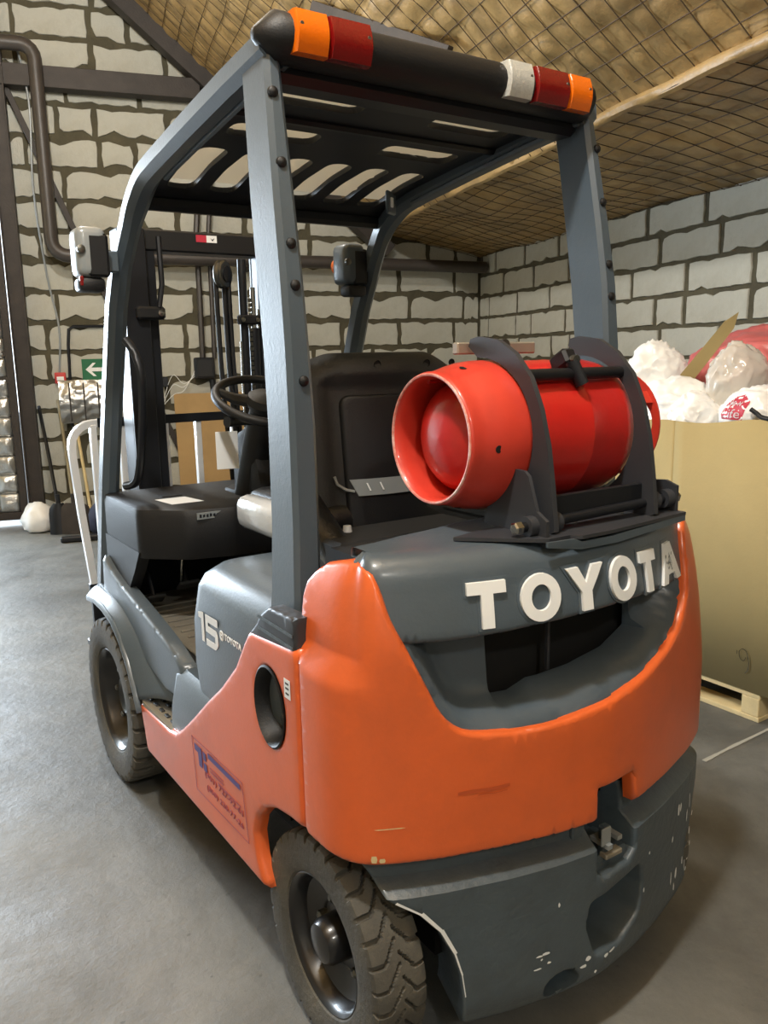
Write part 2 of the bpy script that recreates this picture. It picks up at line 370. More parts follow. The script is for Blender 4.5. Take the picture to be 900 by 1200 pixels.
# ---- aerated blocks: ragged mortar edges, twelve shared shapes
BL = []
def block_mesh(L, H, seed, kk=.014):
    rnd = random.Random(seed); pts = []; per = []
    n1 = max(4, int(L/.06)); n2 = 4
    for i in range(n1): per.append((-L/2+L*i/n1, -H/2))
    for i in range(n2): per.append((L/2, -H/2+H*i/n2))
    for i in range(n1): per.append((L/2-L*i/n1, H/2))
    for i in range(n2): per.append((-L/2, H/2-H*i/n2))
    bite = [(rnd.uniform(-L/2, L/2), rnd.choice((-1, 1))*H/2, rnd.uniform(.02, kk*4.3)) for _ in range(4 if kk > .01 else 2)]
    for (x, z) in per:
        k = rnd.uniform(.0, kk)
        for bx, bz, br in bite:
            dd = math.hypot(x-bx, z-bz)
            if dd < br*2: k += br*(1-dd/(br*2))*.7
        sx = -1 if abs(x) > L/2-.03 else 0
        pts.append((x-math.copysign(k, x)*(1 if abs(x) > L/2-.02 else .2), z-math.copysign(k, z)*(1 if abs(z) > H/2-.01 else .2)))
    bm = bmesh.new(); f = [bm.verts.new((x*.985, -.013, z*.97)) for x, z in pts]; g = [bm.verts.new((x, -.007, z)) for x, z in pts]; h = [bm.verts.new((x, .01, z)) for x, z in pts]; n = len(pts)
    bm.faces.new(f)
    for a, b in ((f, g), (g, h)):
        for k in range(n): bm.faces.new((a[k], a[(k+1) % n], b[(k+1) % n], b[k]))
    bmesh.ops.recalc_face_normals(bm, faces=bm.faces)
    me = bpy.data.meshes.new('block'); bm.to_mesh(me); bm.free(); me.materials.append(M['block']); return me
def make_set(H, kk): return {('L', k): block_mesh(.582, H, 10+k, kk) for k in range(8)} | {('S', k): block_mesh(.277, H, 40+k, kk) for k in range(4)}
setB, setR = make_set(.236, .014), make_set(.192, .009)
def lay(wall, sets, lines, u0, u1, place, ok, seed):
    rnd = random.Random(seed)
    for r, z in enumerate(lines):
        u = u0-rnd.uniform(0, .5)
        while u < u1-.05:
            kind = 'S' if rnd.random() < .2 else 'L'; L = (.30 if kind == 'S' else .605)+rnd.uniform(-.0, .02)
            a, b = max(u, u0), min(u+L, u1); u += L
            if b-a < .10 or not ok((a+b)/2, b-a, z): continue
            me = sets[(kind, rnd.randrange(4 if kind == 'S' else 8))]
            o = bpy.data.objects.new('block', me); COL.objects.link(o); o.parent = wall; place(o, (a+b)/2, z+rnd.uniform(-.004, .004)); o.rotation_euler.y = rnd.uniform(-.008, .008); o.scale.x = (b-a)/L
def placeB(o, c, z): o.location = (c, DB, z)
linesB = [.09+.262*k for k in range(20)]
lay(wall_back, setB, linesB, -1.575, 2.94, placeB, lambda c, L, z: z-.1 < (roofz(c-L/2) if c < 1.9 else 2.5), 3)
def placeR(o, c, z): o.location = (XR, c, z); o.rotation_euler.z = -PI/2
linesR = [2.345-.2125*k for k in range(11)][::-1]
lay(wall_right, setR, linesR, -.8, DB-.01, placeR, lambda c, L, z: True, 8)

# ---- insulated roof slope held by wire netting
def quilt(P0, P1, n0, n1, cell, step, amp, nrm, seed):
    P0, P1 = Vector(P0), Vector(P1); L = (P1-P0).length; t = (P1-P0)/L; nu = int(L/step); nv = int((n1-n0)/step); vs = []; fs = []
    for i in range(nu+1):
        for j in range(nv+1):
            a = L*i/nu; b = n0+(n1-n0)*j/nv; q = P0+t*a; q = Vector((q.x, b, q.y)) if len(q) == 2 else Vector((q.x, b, q.z))
            pil = (abs(math.sin(PI*a/cell))*abs(math.sin(PI*(b-n0)/cell)))**.6
            wob = noise.noise(Vector((a*1.3+seed, b*1.3, 0)))*.05+noise.noise(Vector((a*9, b*9, seed)))*.012-.014*(1-min(1, abs(noise.noise(Vector((a*2.1+3, b*2.1, seed))))*6))
            vs.append(q+nrm*(amp*pil+wob))
    for i in range(nu):
        for j in range(nv): k = i*(nv+1)+j; fs.append((k, k+1, k+nv+2, k+nv+1))
    return vs, fs
def netting(bm, P0, P1, n0, n1, cell, amp, nrm, seed, r=.0028):
    P0, P1 = Vector(P0), Vector(P1); L = (P1-P0).length; t = (P1-P0)/L
    def pt(a, b):
        q = P0+t*a; wob = noise.noise(Vector((a*1.3+seed, b*1.3, 0)))*.05
        return Vector((q.x, b, q.z))+nrm*(wob+.012)+Vector((noise.noise(Vector((a*2, b*2, 4+seed)))*.02, noise.noise(Vector((a*2, b*2, 9+seed)))*.02, 0))
    a = 0
    while a <= L+.001:
        add_tube(bm, [pt(a, n0+(n1-n0)*k/40) for k in range(41)], r, 4, False); a += cell
    b = n0
    while b <= n1:
        add_tube(bm, [pt(L*k/24, b) for k in range(25)], r, 4, False); b += cell
nU = Vector((-.84, 0, -1)).normalized()
vs, fs = quilt((-1.4, 0, roofz(-1.4)), (1.78, 0, roofz(1.78)), .6, DB, .15, .03, .015, nU, 0)
ceil = mk('ceiling', vs, fs, M['insul'], None, 60); ceil['kind'] = 'structure'; room(ceil)
nL = Vector((-.12, 0, -1)).normalized()
vs, fs = quilt((1.76, 0, 2.655), (XR+.02, 0, 2.44), .6, DB, .15, .035, .012, nL, 5)
o = mk('ceiling_eave', vs, fs, M['insul'], ceil, 60)
bm = bmesh.new(); netting(bm, (-1.4, 0, roofz(-1.4)), (1.78, 0, roofz(1.78)), .6, DB, .15, .03, nU, 0); netting(bm, (1.76, 0, 2.655), (XR, 0, 2.44), .6, DB, .15, .02, nL, 5)
o = from_bm('wire_netting', bm, M['rust'], ceil, 60, False); o['kind'] = 'stuff'
P = [(1.775+.01*noise.noise(Vector((n*3, 0, 0))), n, 2.645+.012*noise.noise(Vector((n*2, 5, 0)))) for n in np.arange(.6, DB+.01, .08)]
tube('edge_roll', P, .032, M['insul'], ceil, 8)
bm = bmesh.new()
for x0, z0, x1, z1, n0, n1 in ((-1.5, roofz(-1.4)+.12, 1.84, roofz(1.78)+.0, NF, .72), (1.74, 2.72, 3.05, 2.47, NF, .72), (-1.3, 5.42, -4.7, 2.58, NF, DB)):
    a = bm.verts.new((x0, n0, z0)); b = bm.verts.new((x1, n0, z1)); c = bm.verts.new((x1, n1, z1)); d = bm.verts.new((x0, n1, z0)); e = [bm.verts.new(v.co+Vector((0, 0, .06))) for v in (a, b, c, d)]
    bm.faces.new((a, b, c, d)); bm.faces.new(e[::-1])
    q = (a, b, c, d)
    for k in range(4): bm.faces.new((q[k], e[k], e[(k+1) % 4], q[(k+1) % 4]))
o = from_bm('ceiling_far_slope', bm, M['insul'], ceil, 0)

def RB(name, c, s, m, parent=None, bev=.004, rot=None):      # a box in room axes
    R0 = Matrix.Rotation(-AR, 3, 'Z'); return box(name, RW(*c), s, m, parent, bev, R0 @ (rot if rot is not None else Matrix.Identity(3)))
def RT(name, P, r, m, parent=None, n=8): return tube(name, [RW(*p) for p in P], r, m, parent, n)
def bar_between(name, a, b, s, m, parent=None):              # rolled steel angle between two room points
    a, b = RW(*a), RW(*b); d = b-a; q = d.to_track_quat('Y', 'Z').to_matrix(); return box(name, (a+b)/2, (s[0], d.length, s[1]), m, parent, .003, q)
o = bar_between('steel_rafter', (-1.35, DB-.16, roofz(-1.35)-.10), (1.9, DB-.16, roofz(1.9)-.10), (.16, .14), M['steel']); tag(o, 'dark steel rafter following the roof slope along the gable wall', 'rafter')
o = bar_between('purlin_strut', (.6, 3.9, 3.62), (1.15, 3.0, 3.11), (.05, .06), M['steel']); tag(o, 'short dark strut across the wire-held insulation overhead', 'strut')
# ---- steel beam, column, brace and pipes on the gable wall
o = RB('steel_beam', (-.72, DB-.10, 3.80), (1.75, .14, .17), M['steel']); tag(o, 'dusty brown steel beam running level high on the block wall', 'beam')
root = empty('steel_column', RW(-1.515, DB-.13, 0), None, -AR); tag(root, 'dark steel column standing between foil-lined gate and block wall', 'column')
for x in (-.06, .06): box('flange', (x, 0, 2.3), (.012, .14, 4.6), M['steel'], root, .002)
box('web', (0, -.02, 2.3), (.12, .012, 4.6), M['steel'], root, .002); box('base_plate', (0, 0, .008), (.2, .2, .014), M['steel'], root, .002)
P = [(-1.5, DB-.22, 4.02), (-1.30, DB-.22, 4.02)]+[(-1.19+.11*math.sin(a)-.11, DB-.22, 4.02-.11+.11*math.cos(a)) for a in np.linspace(.2, PI/2, 5)]+[(-1.19, DB-.20, 2.50)]+[(-1.19+.13-.13*math.cos(a), DB-.2, 2.48-.13*math.sin(a)) for a in np.linspace(.2, PI/2, 6)]+[(1.2, DB-.2, 2.335), (2.93, DB-.2, 2.31)]
root = empty('heating_pipe', RW(-1.19, DB-.2, 2.35), None, -AR); tag(root, 'thick brown pipe dropping down the block wall and turning level to the right', 'pipe')
tube('pipe_run', [Vector(p)-Vector((-1.19, DB-.2, 2.35)) for p in P], .058, M['pipe'], root, 12)
for x in (.5, 1.7, 2.9): box('pipe_bracket', (x, .12, -.03), (.03, .16, .14), M['steel'], root, .003)
o = bar_between('diagonal_brace', (-1.53, DB-.06, 3.93), (-.20, DB-.06, .56), (.05, .05), M['steel']); tag(o, 'long dark diagonal brace crossing the block wall down to the plywood', 'brace')
for i, (x, r) in enumerate(((.06, .028), (.17, .022))):
    o = RT('vertical_pipe', [(x+.12, DB-.06, 3.75), (x, DB-.06, 2.6), (x-.01, DB-.06, 1.45)], r, M['pipe']); tag(o, ('thicker left' if i == 0 else 'thinner right')+' of two brown pipes rising from the black box on the wall', 'pipe', 'riser pipes on the block wall')
root = empty('junction_box', RW(.06, DB-.02, 1.36), None, -AR); tag(root, 'small black electrical box on the block wall under the two riser pipes', 'box')
box('case', (0, -.05, .0), (.19, .09, .2), M['dark'], root, .012); box('cover', (0, -.1, .0), (.15, .012, .16), M['black'], root, .004); tube('outlet', [(.07, -.03, -.1), (.08, -.03, -.26)], .03, M['black'], root)
for k in range(3): tube('loose_wire', catmull([(-.08, -.06, -.06+.03*k), (-.2, -.06, -.14-.03*k), (-.3, -.05, -.06-.09*k), (-.4, -.04, -.3-.02*k)], 5), .003, M['white'], root, 5)
o = RB('wall_bracket', (-.31, DB-.04, 1.24), (.05, .06, .09), M['dark']); tag(o, 'small dark fixing on the block wall left of the black box', 'bracket')
o = RT('signal_cable', [tuple(p) for p in catmull([(-1.34, DB-.10, 4.1), (-1.27, DB-.14, 3.6), (-1.30, DB-.1, 2.9), (-1.26, DB-.03, 2.2), (-1.2, DB-.02, 1.75), (-1.23, DB-.02, 1.35)], 8)], .009, M['ltgray'], None, 6); tag(o, 'thin pale cable hanging down the wall to the red call point', 'cable')
root = empty('fire_call_point', RW(-1.225, DB-.013, 1.30), None, -AR); tag(root, 'small red fire call point on the block wall beside the steel column', 'alarm')
box('case', (0, -.025, 0), (.095, .045, .1), M['fire'], root, .008, None, 2); box('press_plate', (0, -.05, -.005), (.06, .006, .035), M['white'], root, .002)
o = RT('conduit', [tuple(p) for p in [(-.62, DB-.03, 1.76), (-1.08, DB-.03, 1.755), (-1.12, DB-.03, 1.73), (-1.135, DB-.03, 1.6), (-1.16, DB-.03, .86)]], .014, M['dark'], None, 6); tag(o, 'thin dark conduit bent down the wall left of the exit sign', 'conduit')
root = empty('exit_sign', RW(-.935, DB-.014, 1.37), None, -AR); tag(root, 'green exit sign with a white arrow pointing left', 'sign')
box('sign_plate', (0, -.008, 0), (.20, .014, .19), M['green'], root, .002)
AY = [(-.07, 0), (-.005, .06), (.022, .06), (-.018, .017), (.075, .017), (.075, -.017), (-.018, -.017), (.022, -.06), (-.005, -.06)]
prism('arrow', AY, lambda u, v, d: Vector((u, -.0155-d, v)), 0, .001, M['white'], root)
# roll of foil-faced insulation strapped to the wall
root = empty('foil_roll', RW(-1.03, DB-.15, .9), None, -AR); tag(root, 'silver foil-wrapped bundle fixed to the block wall below the exit sign', 'insulation')
bm = bmesh.new(); bmesh.ops.create_grid(bm, x_segments=30, y_segments=22, size=.5)
for v in bm.verts:
    x, y = v.co.x*.42, v.co.y; v.co = Vector((x, -.05-.07*math.cos(y*PI)+.02*noise.noise(Vector((x*14, y*9, 2))), .19+y*.38+.012*noise.noise(Vector((x*12, 3, y*4)))))
g = bmesh.ops.extrude_face_region(bm, geom=bm.faces[:])
for v in [e for e in g['geom'] if isinstance(e, bmesh.types.BMVert)]: v.co.y = .12
from_bm('foil_sheet', bm, M['foil'], root, 40)
for x in (-.12, 0, .12): box('strap', (x, -.135, .19), (.012, .008, .34), M['steel'], root, .002)
# ---- plywood sheet leaning on the wall
o = RB('plywood_sheet', (.12, DB-.13, .56), (.72, .015, 1.14), M['card2'], None, .002, rx(-7)); tag(o, 'tan plywood sheet leaning on the block wall behind the forklift mast', 'board')
# ---- foil-lined gate leaf
gate = empty('door_1', RW(-1.585, 6.30, 0), None, -AR); gate['kind'] = 'structure'
box('gate_stile', (-.035, 0, 1.72), (.06, .06, 3.3), M['steel'], gate, .003)
for z, h in ((.09, .07), (1.30, .05), (1.52, .05), (3.34, .07)): box('gate_rail', (-.46, 0, z), (.86, .055, h), M['steel'], gate, .003)
box('gate_stile', (-.865, 0, 1.72), (.06, .06, 3.3), M['steel'], gate, .003); box('gate_sheet', (-.45, .03, 1.72), (.88, .01, 3.26), M['steel'], gate, .002)
fm = []
for k in range(6):
    bm = bmesh.new(); bmesh.ops.create_grid(bm, x_segments=7, y_segments=7, size=.5)
    for v in bm.verts:
        x, y = v.co.x, v.co.y; p = max(0, (1-abs(2*x)**3)*(1-abs(2*y)**3)); v.co = Vector((x*.168, -.024*p-.012*p*noise.noise(Vector((x*3+k*7, y*3, k)))*2, y*.166))
    g = bmesh.ops.extrude_face_region(bm, geom=bm.faces[:])
    for v in [e for e in g['geom'] if isinstance(e, bmesh.types.BMVert)]: v.co.y = .012
    bmesh.ops.recalc_face_normals(bm, faces=bm.faces)
    me = bpy.data.meshes.new('foil_panel'); bm.to_mesh(me); bm.free(); me.materials.append(M['foil']); me.polygons.foreach_set('use_smooth', [True]*len(me.polygons)); fm.append(me)
for i in range(4):
    z = .21
    while z < 3.2:
        if not (1.18 < z < 1.35 and False):
            o = bpy.data.objects.new('foil_panel', random.choice(fm)); COL.objects.link(o); o.parent = gate; o.location = (-.065-.085-.171*i, -.02, z); o.rotation_euler.y = random.uniform(-.02, .02)
        z += .17
# ---- cleaning tools by the wall
def leaning(name, foot, top, r, m, root): return tube(name, [Vector(foot), (Vector(foot)+Vector(top))/2+Vector((.004, 0, 0)), Vector(top)], r, m, root, 8)
def shovel(x, n, lean, label, mh, mb, wide, h):
    root = empty('shovel', RW(x, n, 0), None, -AR); tag(root, label, 'shovel', 'shovels by the block wall')
    leaning('handle', (0, .03, .22), (lean, DB-n-.04, h), .015, mh, root)
    bm = bmesh.new(); bmesh.ops.create_grid(bm, x_segments=6, y_segments=6, size=.5)
    for v in bm.verts:
        x_, y_ = v.co.x, v.co.y; ww = wide*(1 if y_ < .3 else 1-.5*(y_-.3)/.2); v.co = Vector((x_*ww, .03-.10*(.5-y_)*.35-.03*(1-4*x_*x_), .005+(y_+.5)*.26))
    g = bmesh.ops.extrude_face_region(bm, geom=bm.faces[:])
    for v in [e for e in g['geom'] if isinstance(e, bmesh.types.BMVert)]: v.co.y += .006
    from_bm('blade', bm, mb, root); tube('socket', [(0, .03, .2), (0, .035, .34)], .02, mb, root)
shovel(-1.30, 5.72, -.13, 'dark-bladed shovel leaning on the wall nearest the steel column', M['dark'], M['dark'], .16, 1.05)
shovel(-1.175, 5.70, -.09, 'wide grey shovel with a pale wooden handle leaning beside the foil bundle', M['oldwood'], M['steel'], .26, 1.10)
root = empty('broom', RW(-1.04, 5.72, 0), None, -AR); tag(root, 'broom with a yellowish handle leaning behind the load backrest', 'broom')
leaning('handle', (0, .03, .1), (-.10, DB-5.76, .98), .014, M['wood'], root); box('brush_head', (0, .02, .05), (.26, .07, .1), M['dark'], root, .01)
o = RB('floor_squeegee', (-1.02, 5.36, .025), (.52, .07, .045), M['dark'], None, .01); tag(o, 'black floor squeegee head lying on the concrete by the tools', 'squeegee')
def blob(name, c, s, m, seed, parent=None, sub=4, amp=.18, fr=3.0, rot=0, ridge=.12, flat=None):
    bm = bmesh.new(); bmesh.ops.create_icosphere(bm, subdivisions=sub, radius=1)
    for v in bm.verts:
        d = v.co.normalized(); q = d*fr+Vector((seed*3.1, seed*1.7, seed)); k = 1+amp*noise.noise(q)+ridge*(1-abs(noise.noise(q*2.3))*2.2)*.6+.05*noise.noise(q*5)
        p = d*k; v.co = Vector((p.x*s[0], p.y*s[1], p.z*s[2]))
        if flat is not None: v.co.z = max(v.co.z, flat)
    for v in bm.verts: v.co = Matrix.Rotation(rot, 3, 'Z') @ v.co+Vector(c)
    return from_bm(name, bm, m, parent, 60)
o = blob('white_sack', RW(-1.48, 5.95, .10), (.13, .14, .15), M['bag'], 3, None, 3, flat=-.095); tag(o, 'crumpled white sack on the floor at the foot of the steel column', 'sack')
root = blob('navy_cloth', RW(-.93, 5.62, .13), (.13, .12, .16), M['navy'], 8, None, 3, flat=-.125); tag(root, 'dark blue cloth bundle on the floor behind the load backrest', 'cloth')

# ------------------------------------------------------------------ the forklift (axes: X right, Y forward, origin under the steering axle)
T = empty('forklift'); tag(T, 'orange and grey gas-powered forklift truck seen from behind, parked on the concrete floor', 'forklift')
# plan curve of the counterweight
HALF = [(-.53, .80), (-.53, .35), (-.53, .05), (-.53, -.09), (-.524, -.13), (-.508, -.165), (-.48, -.19), (-.43, -.215), (-.36, -.243), (-.233, -.282), (-.12, -.308), (0.0, -.322)]
PLAN = [Vector((x, y)) for x, y in HALF]+[Vector((-x, y)) for x, y in HALF[::-1][1:]]
_s = [0]
for a, b in zip(PLAN, PLAN[1:]): _s.append(_s[-1]+(b-a).length)
_s = np.array(_s)-_s[len(HALF)-1]
_ss = np.linspace(_s[0], _s[-1], 600); _px = np.interp(_ss, _s, [p.x for p in PLAN]); _py = np.interp(_ss, _s, [p.y for p in PLAN])
kk = np.ones(9)/9; _px[4:-4] = np.convolve(_px, kk, 'valid'); _py[4:-4] = np.convolve(_py, kk, 'valid')
_tx = np.gradient(_px, _ss); _ty = np.gradient(_py, _ss); _l = np.hypot(_tx, _ty); _nx = _ty/_l; _ny = -_tx/_l     # outward
def plan(s, off):   # off inward
    x = np.interp(s, _ss, _px); y = np.interp(s, _ss, _py); nx = np.interp(s, _ss, _nx); ny = np.interp(s, _ss, _ny)
    return float(x-nx*off), float(y-ny*off)
def planz(s, off, z):   # the right flank leans in a little towards the top
    x, y = plan(s, off); return x-.042*sstep(.66, 1.0, z)*sstep(.12, .50, s), y
def shell_off(s, z):
    return .028*min(1, max(0, (z-.864)/.034))*sstep(.485, .56, abs(s))+.030*sstep(.90, 1.12, z)
def Fs(extra=0.0):
    def f(s, z, d): x, y = planz(s, shell_off(s, z)+d+extra, z); return Vector((x, y, z))
    return f
inner = [(-.63, 1.066), (-.57, 1.070), (-.50, 1.062), (-.478, 1.036), (-.459, .978), (-.430, .921), (-.398, .854), (-.367, .793), (-.326, .757), (-.266, .745), (-.158, .740), (-.037, .752), (.096, .773), (.20, .800), (.29, .835), (.348, .89), (.378, .955), (.405, 1.03), (.44, 1.064), (.50, 1.070), (.57, 1.070), (.63, 1.066)]
innerS = [(p.x, p.y) for p in catmull([(a, b, 0) for a, b in inner], 3)]
orange = [(-.693, .510), (-.60, .511), (-.514, .510), (-.369, .507), (-.234, .506), (-.023, .503), (-.023, .574), (.088, .574), (.098, .503), (.234, .506), (.369, .507), (.514, .510), (.60, .511), (.693, .510), (.695, .860), (.712, .872), (.726, .896), (.735, .94), (.738, .98), (.730, 1.012), (.709, 1.034), (.68, 1.054)]+innerS[::-1]+[(-.68, 1.054), (-.709, 1.034), (-.730, 1.012), (-.738, .98), (-.735, .94), (-.726, .896), (-.712, .872), (-.695, .860)]
def Fo(s, z, d):
    k = sstep(.42, .50, abs(s))*(max(0, z-1.0)/.07)**2*.016; x, y = planz(s, shell_off(s, z)+d+k, z); return Vector((x, y, z))
OR = patch('rear_shell', orange, Fo, .03, M['orange'], T, step=.022, r=.010, smooth=50, rows=(.864, .898))
OR['label'] = 'orange painted counterweight casing'
# grey hood above the lettering
LIP = [(-.47, .93), (-.429, .927), (-.3, .926), (-.16, .935), (0, .944), (.15, .942), (.283, .936), (.43, .93)]
def lipz(s): return float(np.interp(s, [a for a, b in LIP], [b for a, b in LIP]))
HR = .05
def hood(s, v, d):
    # v: height up to 1.035, then rolls over to the top surface
    z = lipz(s)+v; zt = 1.035
    if z <= zt: x, y = planz(s, shell_off(s, z)+.014+d, z); return Vector((x, y, z))
    q = z-zt; ang = min(q/HR, PI/2); o = HR*(1-math.cos(ang))*1.0; h = HR*math.sin(ang)
    x, y = planz(s, shell_off(s, zt)+.014+o+d*math.cos(ang), zt); rest = max(0, q-HR*PI/2)
    crown = .018*(1-(s/.55)**2)*sstep(0, .2, rest)
    return Vector((x*(1-.12*sstep(0, .5, rest)), y+rest, zt+h-d*math.sin(ang)+crown))
patch('hood_cover', [(-.60, 0), (-.47, 0), (-.2, 0), (.2, 0), (.47, 0), (.57, 0), (.57, .20), (.50, .245), (.37, .30), (.2, .345), (0, .365), (-.2, .345), (-.37, .30), (-.50, .245), (-.60, .20)], lambda s, v, d: hood(s, v, d), .02, M['gray'], T, step=.018, r=.012, smooth=50)
# recess under the lip with the radiator opening
def rec_prof(t, s, z):
    t2 = min(math.hypot(0, 0)+t, 9)
    return .085*sstep(.012, .055, t2) if z < .91 else .085
lowb = [p for p in innerS if p[1] < 1.0]
lo = [(s*1.015, z-.004) for s, z in lowb]
rec = [(s, z) for s, z in lo]+[(.38, .97), (-.44, .97)]
def rec_prof(t, s, z):
    dd = 9
    for (a, b), (c, d) in zip(lo, lo[1:]):
        ux, uz = c-a, d-b; t_ = max(0, min(1, ((s-a)*ux+(z-b)*uz)/(ux*ux+uz*uz))); dd = min(dd, math.hypot(s-a-t_*ux, z-b-t_*uz))
    return .016+.080*sstep(.008, .058, dd)
ghole = [(-.235, .775), (-.184, .775), (-.14, .795), (-.10, .796), (0, .806), (.12, .815), (.23, .84), (.23, .955), (-.25, .955)]
patch('vent_recess', rec, Fs(0), .11, M['gray'], T, holes=[ghole], step=.02, prof=rec_prof, smooth=60)
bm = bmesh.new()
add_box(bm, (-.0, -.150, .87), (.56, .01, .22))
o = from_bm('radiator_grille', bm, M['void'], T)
box('grille_divider', (-.058, -.20, .88), (.007, .01, .16), M['dkgray'], T, .001)
# letters: raised white boards bent round the hood
def ring(cx, cz, a, b, n=28): return [(cx+a*math.cos(2*PI*k/n), cz+b*math.sin(2*PI*k/n)) for k in range(n)]
ZB, ZT = .945, 1.029
def zof(s): return .0+ .008*math.exp(-((s-.02)/.16)**2)
def letter(outl, holes=()):
    def f(s, z, d): x, y = planz(s, shell_off(s, z)+.014-.007+d, z); return Vector((x, y, z+zof(s)))
    def g(s, z, d): x, y = planz(s, shell_off(s, z)+.014-.001+d, z); return Vector((x, y, z+zof(s)))
    o = patch('letter', outl, f, .008, M['white'], T, holes=holes, step=.02, edge_step=.02, smooth=20)
    big = []
    cx = sum(p[0] for p in outl)/len(outl); cz = (ZB+ZT)/2
    n = len(outl)
    for i in range(n):
        a, b, c = Vector(outl[i-1]), Vector(outl[i]), Vector(outl[(i+1) % n]); t0 = (b-a).normalized(); t1 = (c-b).normalized(); m0 = Vector((t0.y, -t0.x))+Vector((t1.y, -t1.x)); m0 = m0/max(.35, (m0.length**2)/2) if m0.length > .1 else Vector((t0.y, -t0.x))
        big.append(tuple(b+m0*.006))
    ar = sum(big[i-1][0]*big[i][1]-big[i][0]*big[i-1][1] for i in range(n))
    patch('letter_border', big, g, .006, M['gray'], o, step=.03, edge_step=.03, smooth=20)
def ccw(P):
    ar = sum(P[i-1][0]*P[i][1]-P[i][0]*P[i-1][1] for i in range(len(P))); return P if ar > 0 else P[::-1]
def Tl(c, w, st=.024, bt=.022): return ccw([(c-w/2, ZT), (c-w/2, ZT-bt), (c-st/2, ZT-bt), (c-st/2, ZB), (c+st/2, ZB), (c+st/2, ZT-bt), (c+w/2, ZT-bt), (c+w/2, ZT)])
def Yl(c, w, st=.024): return ccw([(c-w/2, ZT), (c-w/2+.028, ZT), (c, ZT-.032), (c+w/2-.028, ZT), (c+w/2, ZT), (c+st/2, ZB+.036), (c+st/2, ZB), (c-st/2, ZB), (c-st/2, ZB+.036)])
letter(Tl(-.274, .078)); letter(ring(-.162, .987, .043, .044), [ring(-.162, .987, .021, .024)])
letter(Yl(-.056, .090)); letter(ring(.053, .987, .043, .044), [ring(.053, .987, .021, .024)])
letter(Tl(.152, .070)); A_ = .034; letter(ccw([(.184+A_, ZB), (.220+A_, ZT), (.262+A_, ZT), (.312+A_, ZB), (.280+A_, ZB), (.270+A_, ZB+.018), (.222+A_, ZB+.018), (.214+A_, ZB)]), [[(.228+A_, ZB+.036), (.260+A_, ZB+.036), (.243+A_, ZT-.02)]])
bm = bmesh.new(); rnd = random.Random(11)
for k in range(12):
    s_, z_, q = .245+.06*rnd.random(), .958+.05*rnd.random(), []
    for j in range(6): an = j*PI/3; x, y = planz(s_+.004*rnd.uniform(.5, 1.3)*math.cos(an), .0055+shell_off(s_, z_), z_); q.append(bm.verts.new((x, y, z_+zof(s_)+.004*rnd.uniform(.5, 1.4)*math.sin(an))))
    bm.faces.new(q)
from_bm('letter_wear', bm, M['gray'], T, 0)['kind'] = 'stuff'
# lower counterweight casting
def cast_off(z):
    if z > .462: return .040
    if z > .438: return .040*(z-.438)/.024
    if z < .165: return .035*((.165-z)/.055)**2
    return 0
def Fc(s, z, d): x, y = plan(s, cast_off(z)+d); return Vector((x, y, z))
arch = [(-.60, .500), (-.555, .490), (-.525, .470), (-.495, .450), (-.467, .428), (-.419, .398), (-.380, .355), (-.352, .300), (-.337, .250), (-.330, .200), (-.329, .142), (-.322, .115)]
cast = [(-.61, .530)]+arch+[(-.1, .108), (.1, .108)]+[(-a+(.09 if b < .46 else .03), b) for a, b in arch[::-1]]+[(.61, .53), (.104, .53), (.107, .39), (.085, .372), (.0, .368), (-.020, .385), (-.022, .53)]
tow = roundpoly([(-.036, .325, .02), (.135, .345, .02), (.145, .29, .03), (.13, .225, .03), (.06, .19, .03), (-.02, .195, .02), (-.045, .27, .04)])
pinh = ring(-.105, .158, .044, .032, 16)
patch('counterweight', cast, Fc, .14, M['cast'], T, holes=[tow, pinh], step=.024, r=.008, smooth=28, rows=(.438, .462))
T_ = T
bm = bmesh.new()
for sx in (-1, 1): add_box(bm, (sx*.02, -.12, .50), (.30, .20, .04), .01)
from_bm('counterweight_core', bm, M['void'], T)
box('tow_ledge', (.042, -.245, .378), (.125, .10, .035), M['cast'], T, .008)
box('slot_wall', (-.045, -.235, .46), (.03, .10, .14), M['cast'], T, .004)
TP = box('tow_pin', (.035, -.285, .405), (.022, .02, .11), M['cast'], T, .004)
prism('pin_handle', [(-.028, -.02), (.03, -.02), (.03, .02), (.016, .02), (.016, -.006), (-.014, -.006), (-.014, .035), (-.028, .035)], lambda u, v, d: Vector((.045+u, -.30-v*.9+.02, .43-d)), 0, .01, M['ltgray'], TP)
box('pin_tab', (.022, -.300, .445), (.028, .005, .04), M['ltgray'], TP, .002)
box('latch', (.045, -.295, .398), (.05, .02, .012), M['tread'], TP, .002)
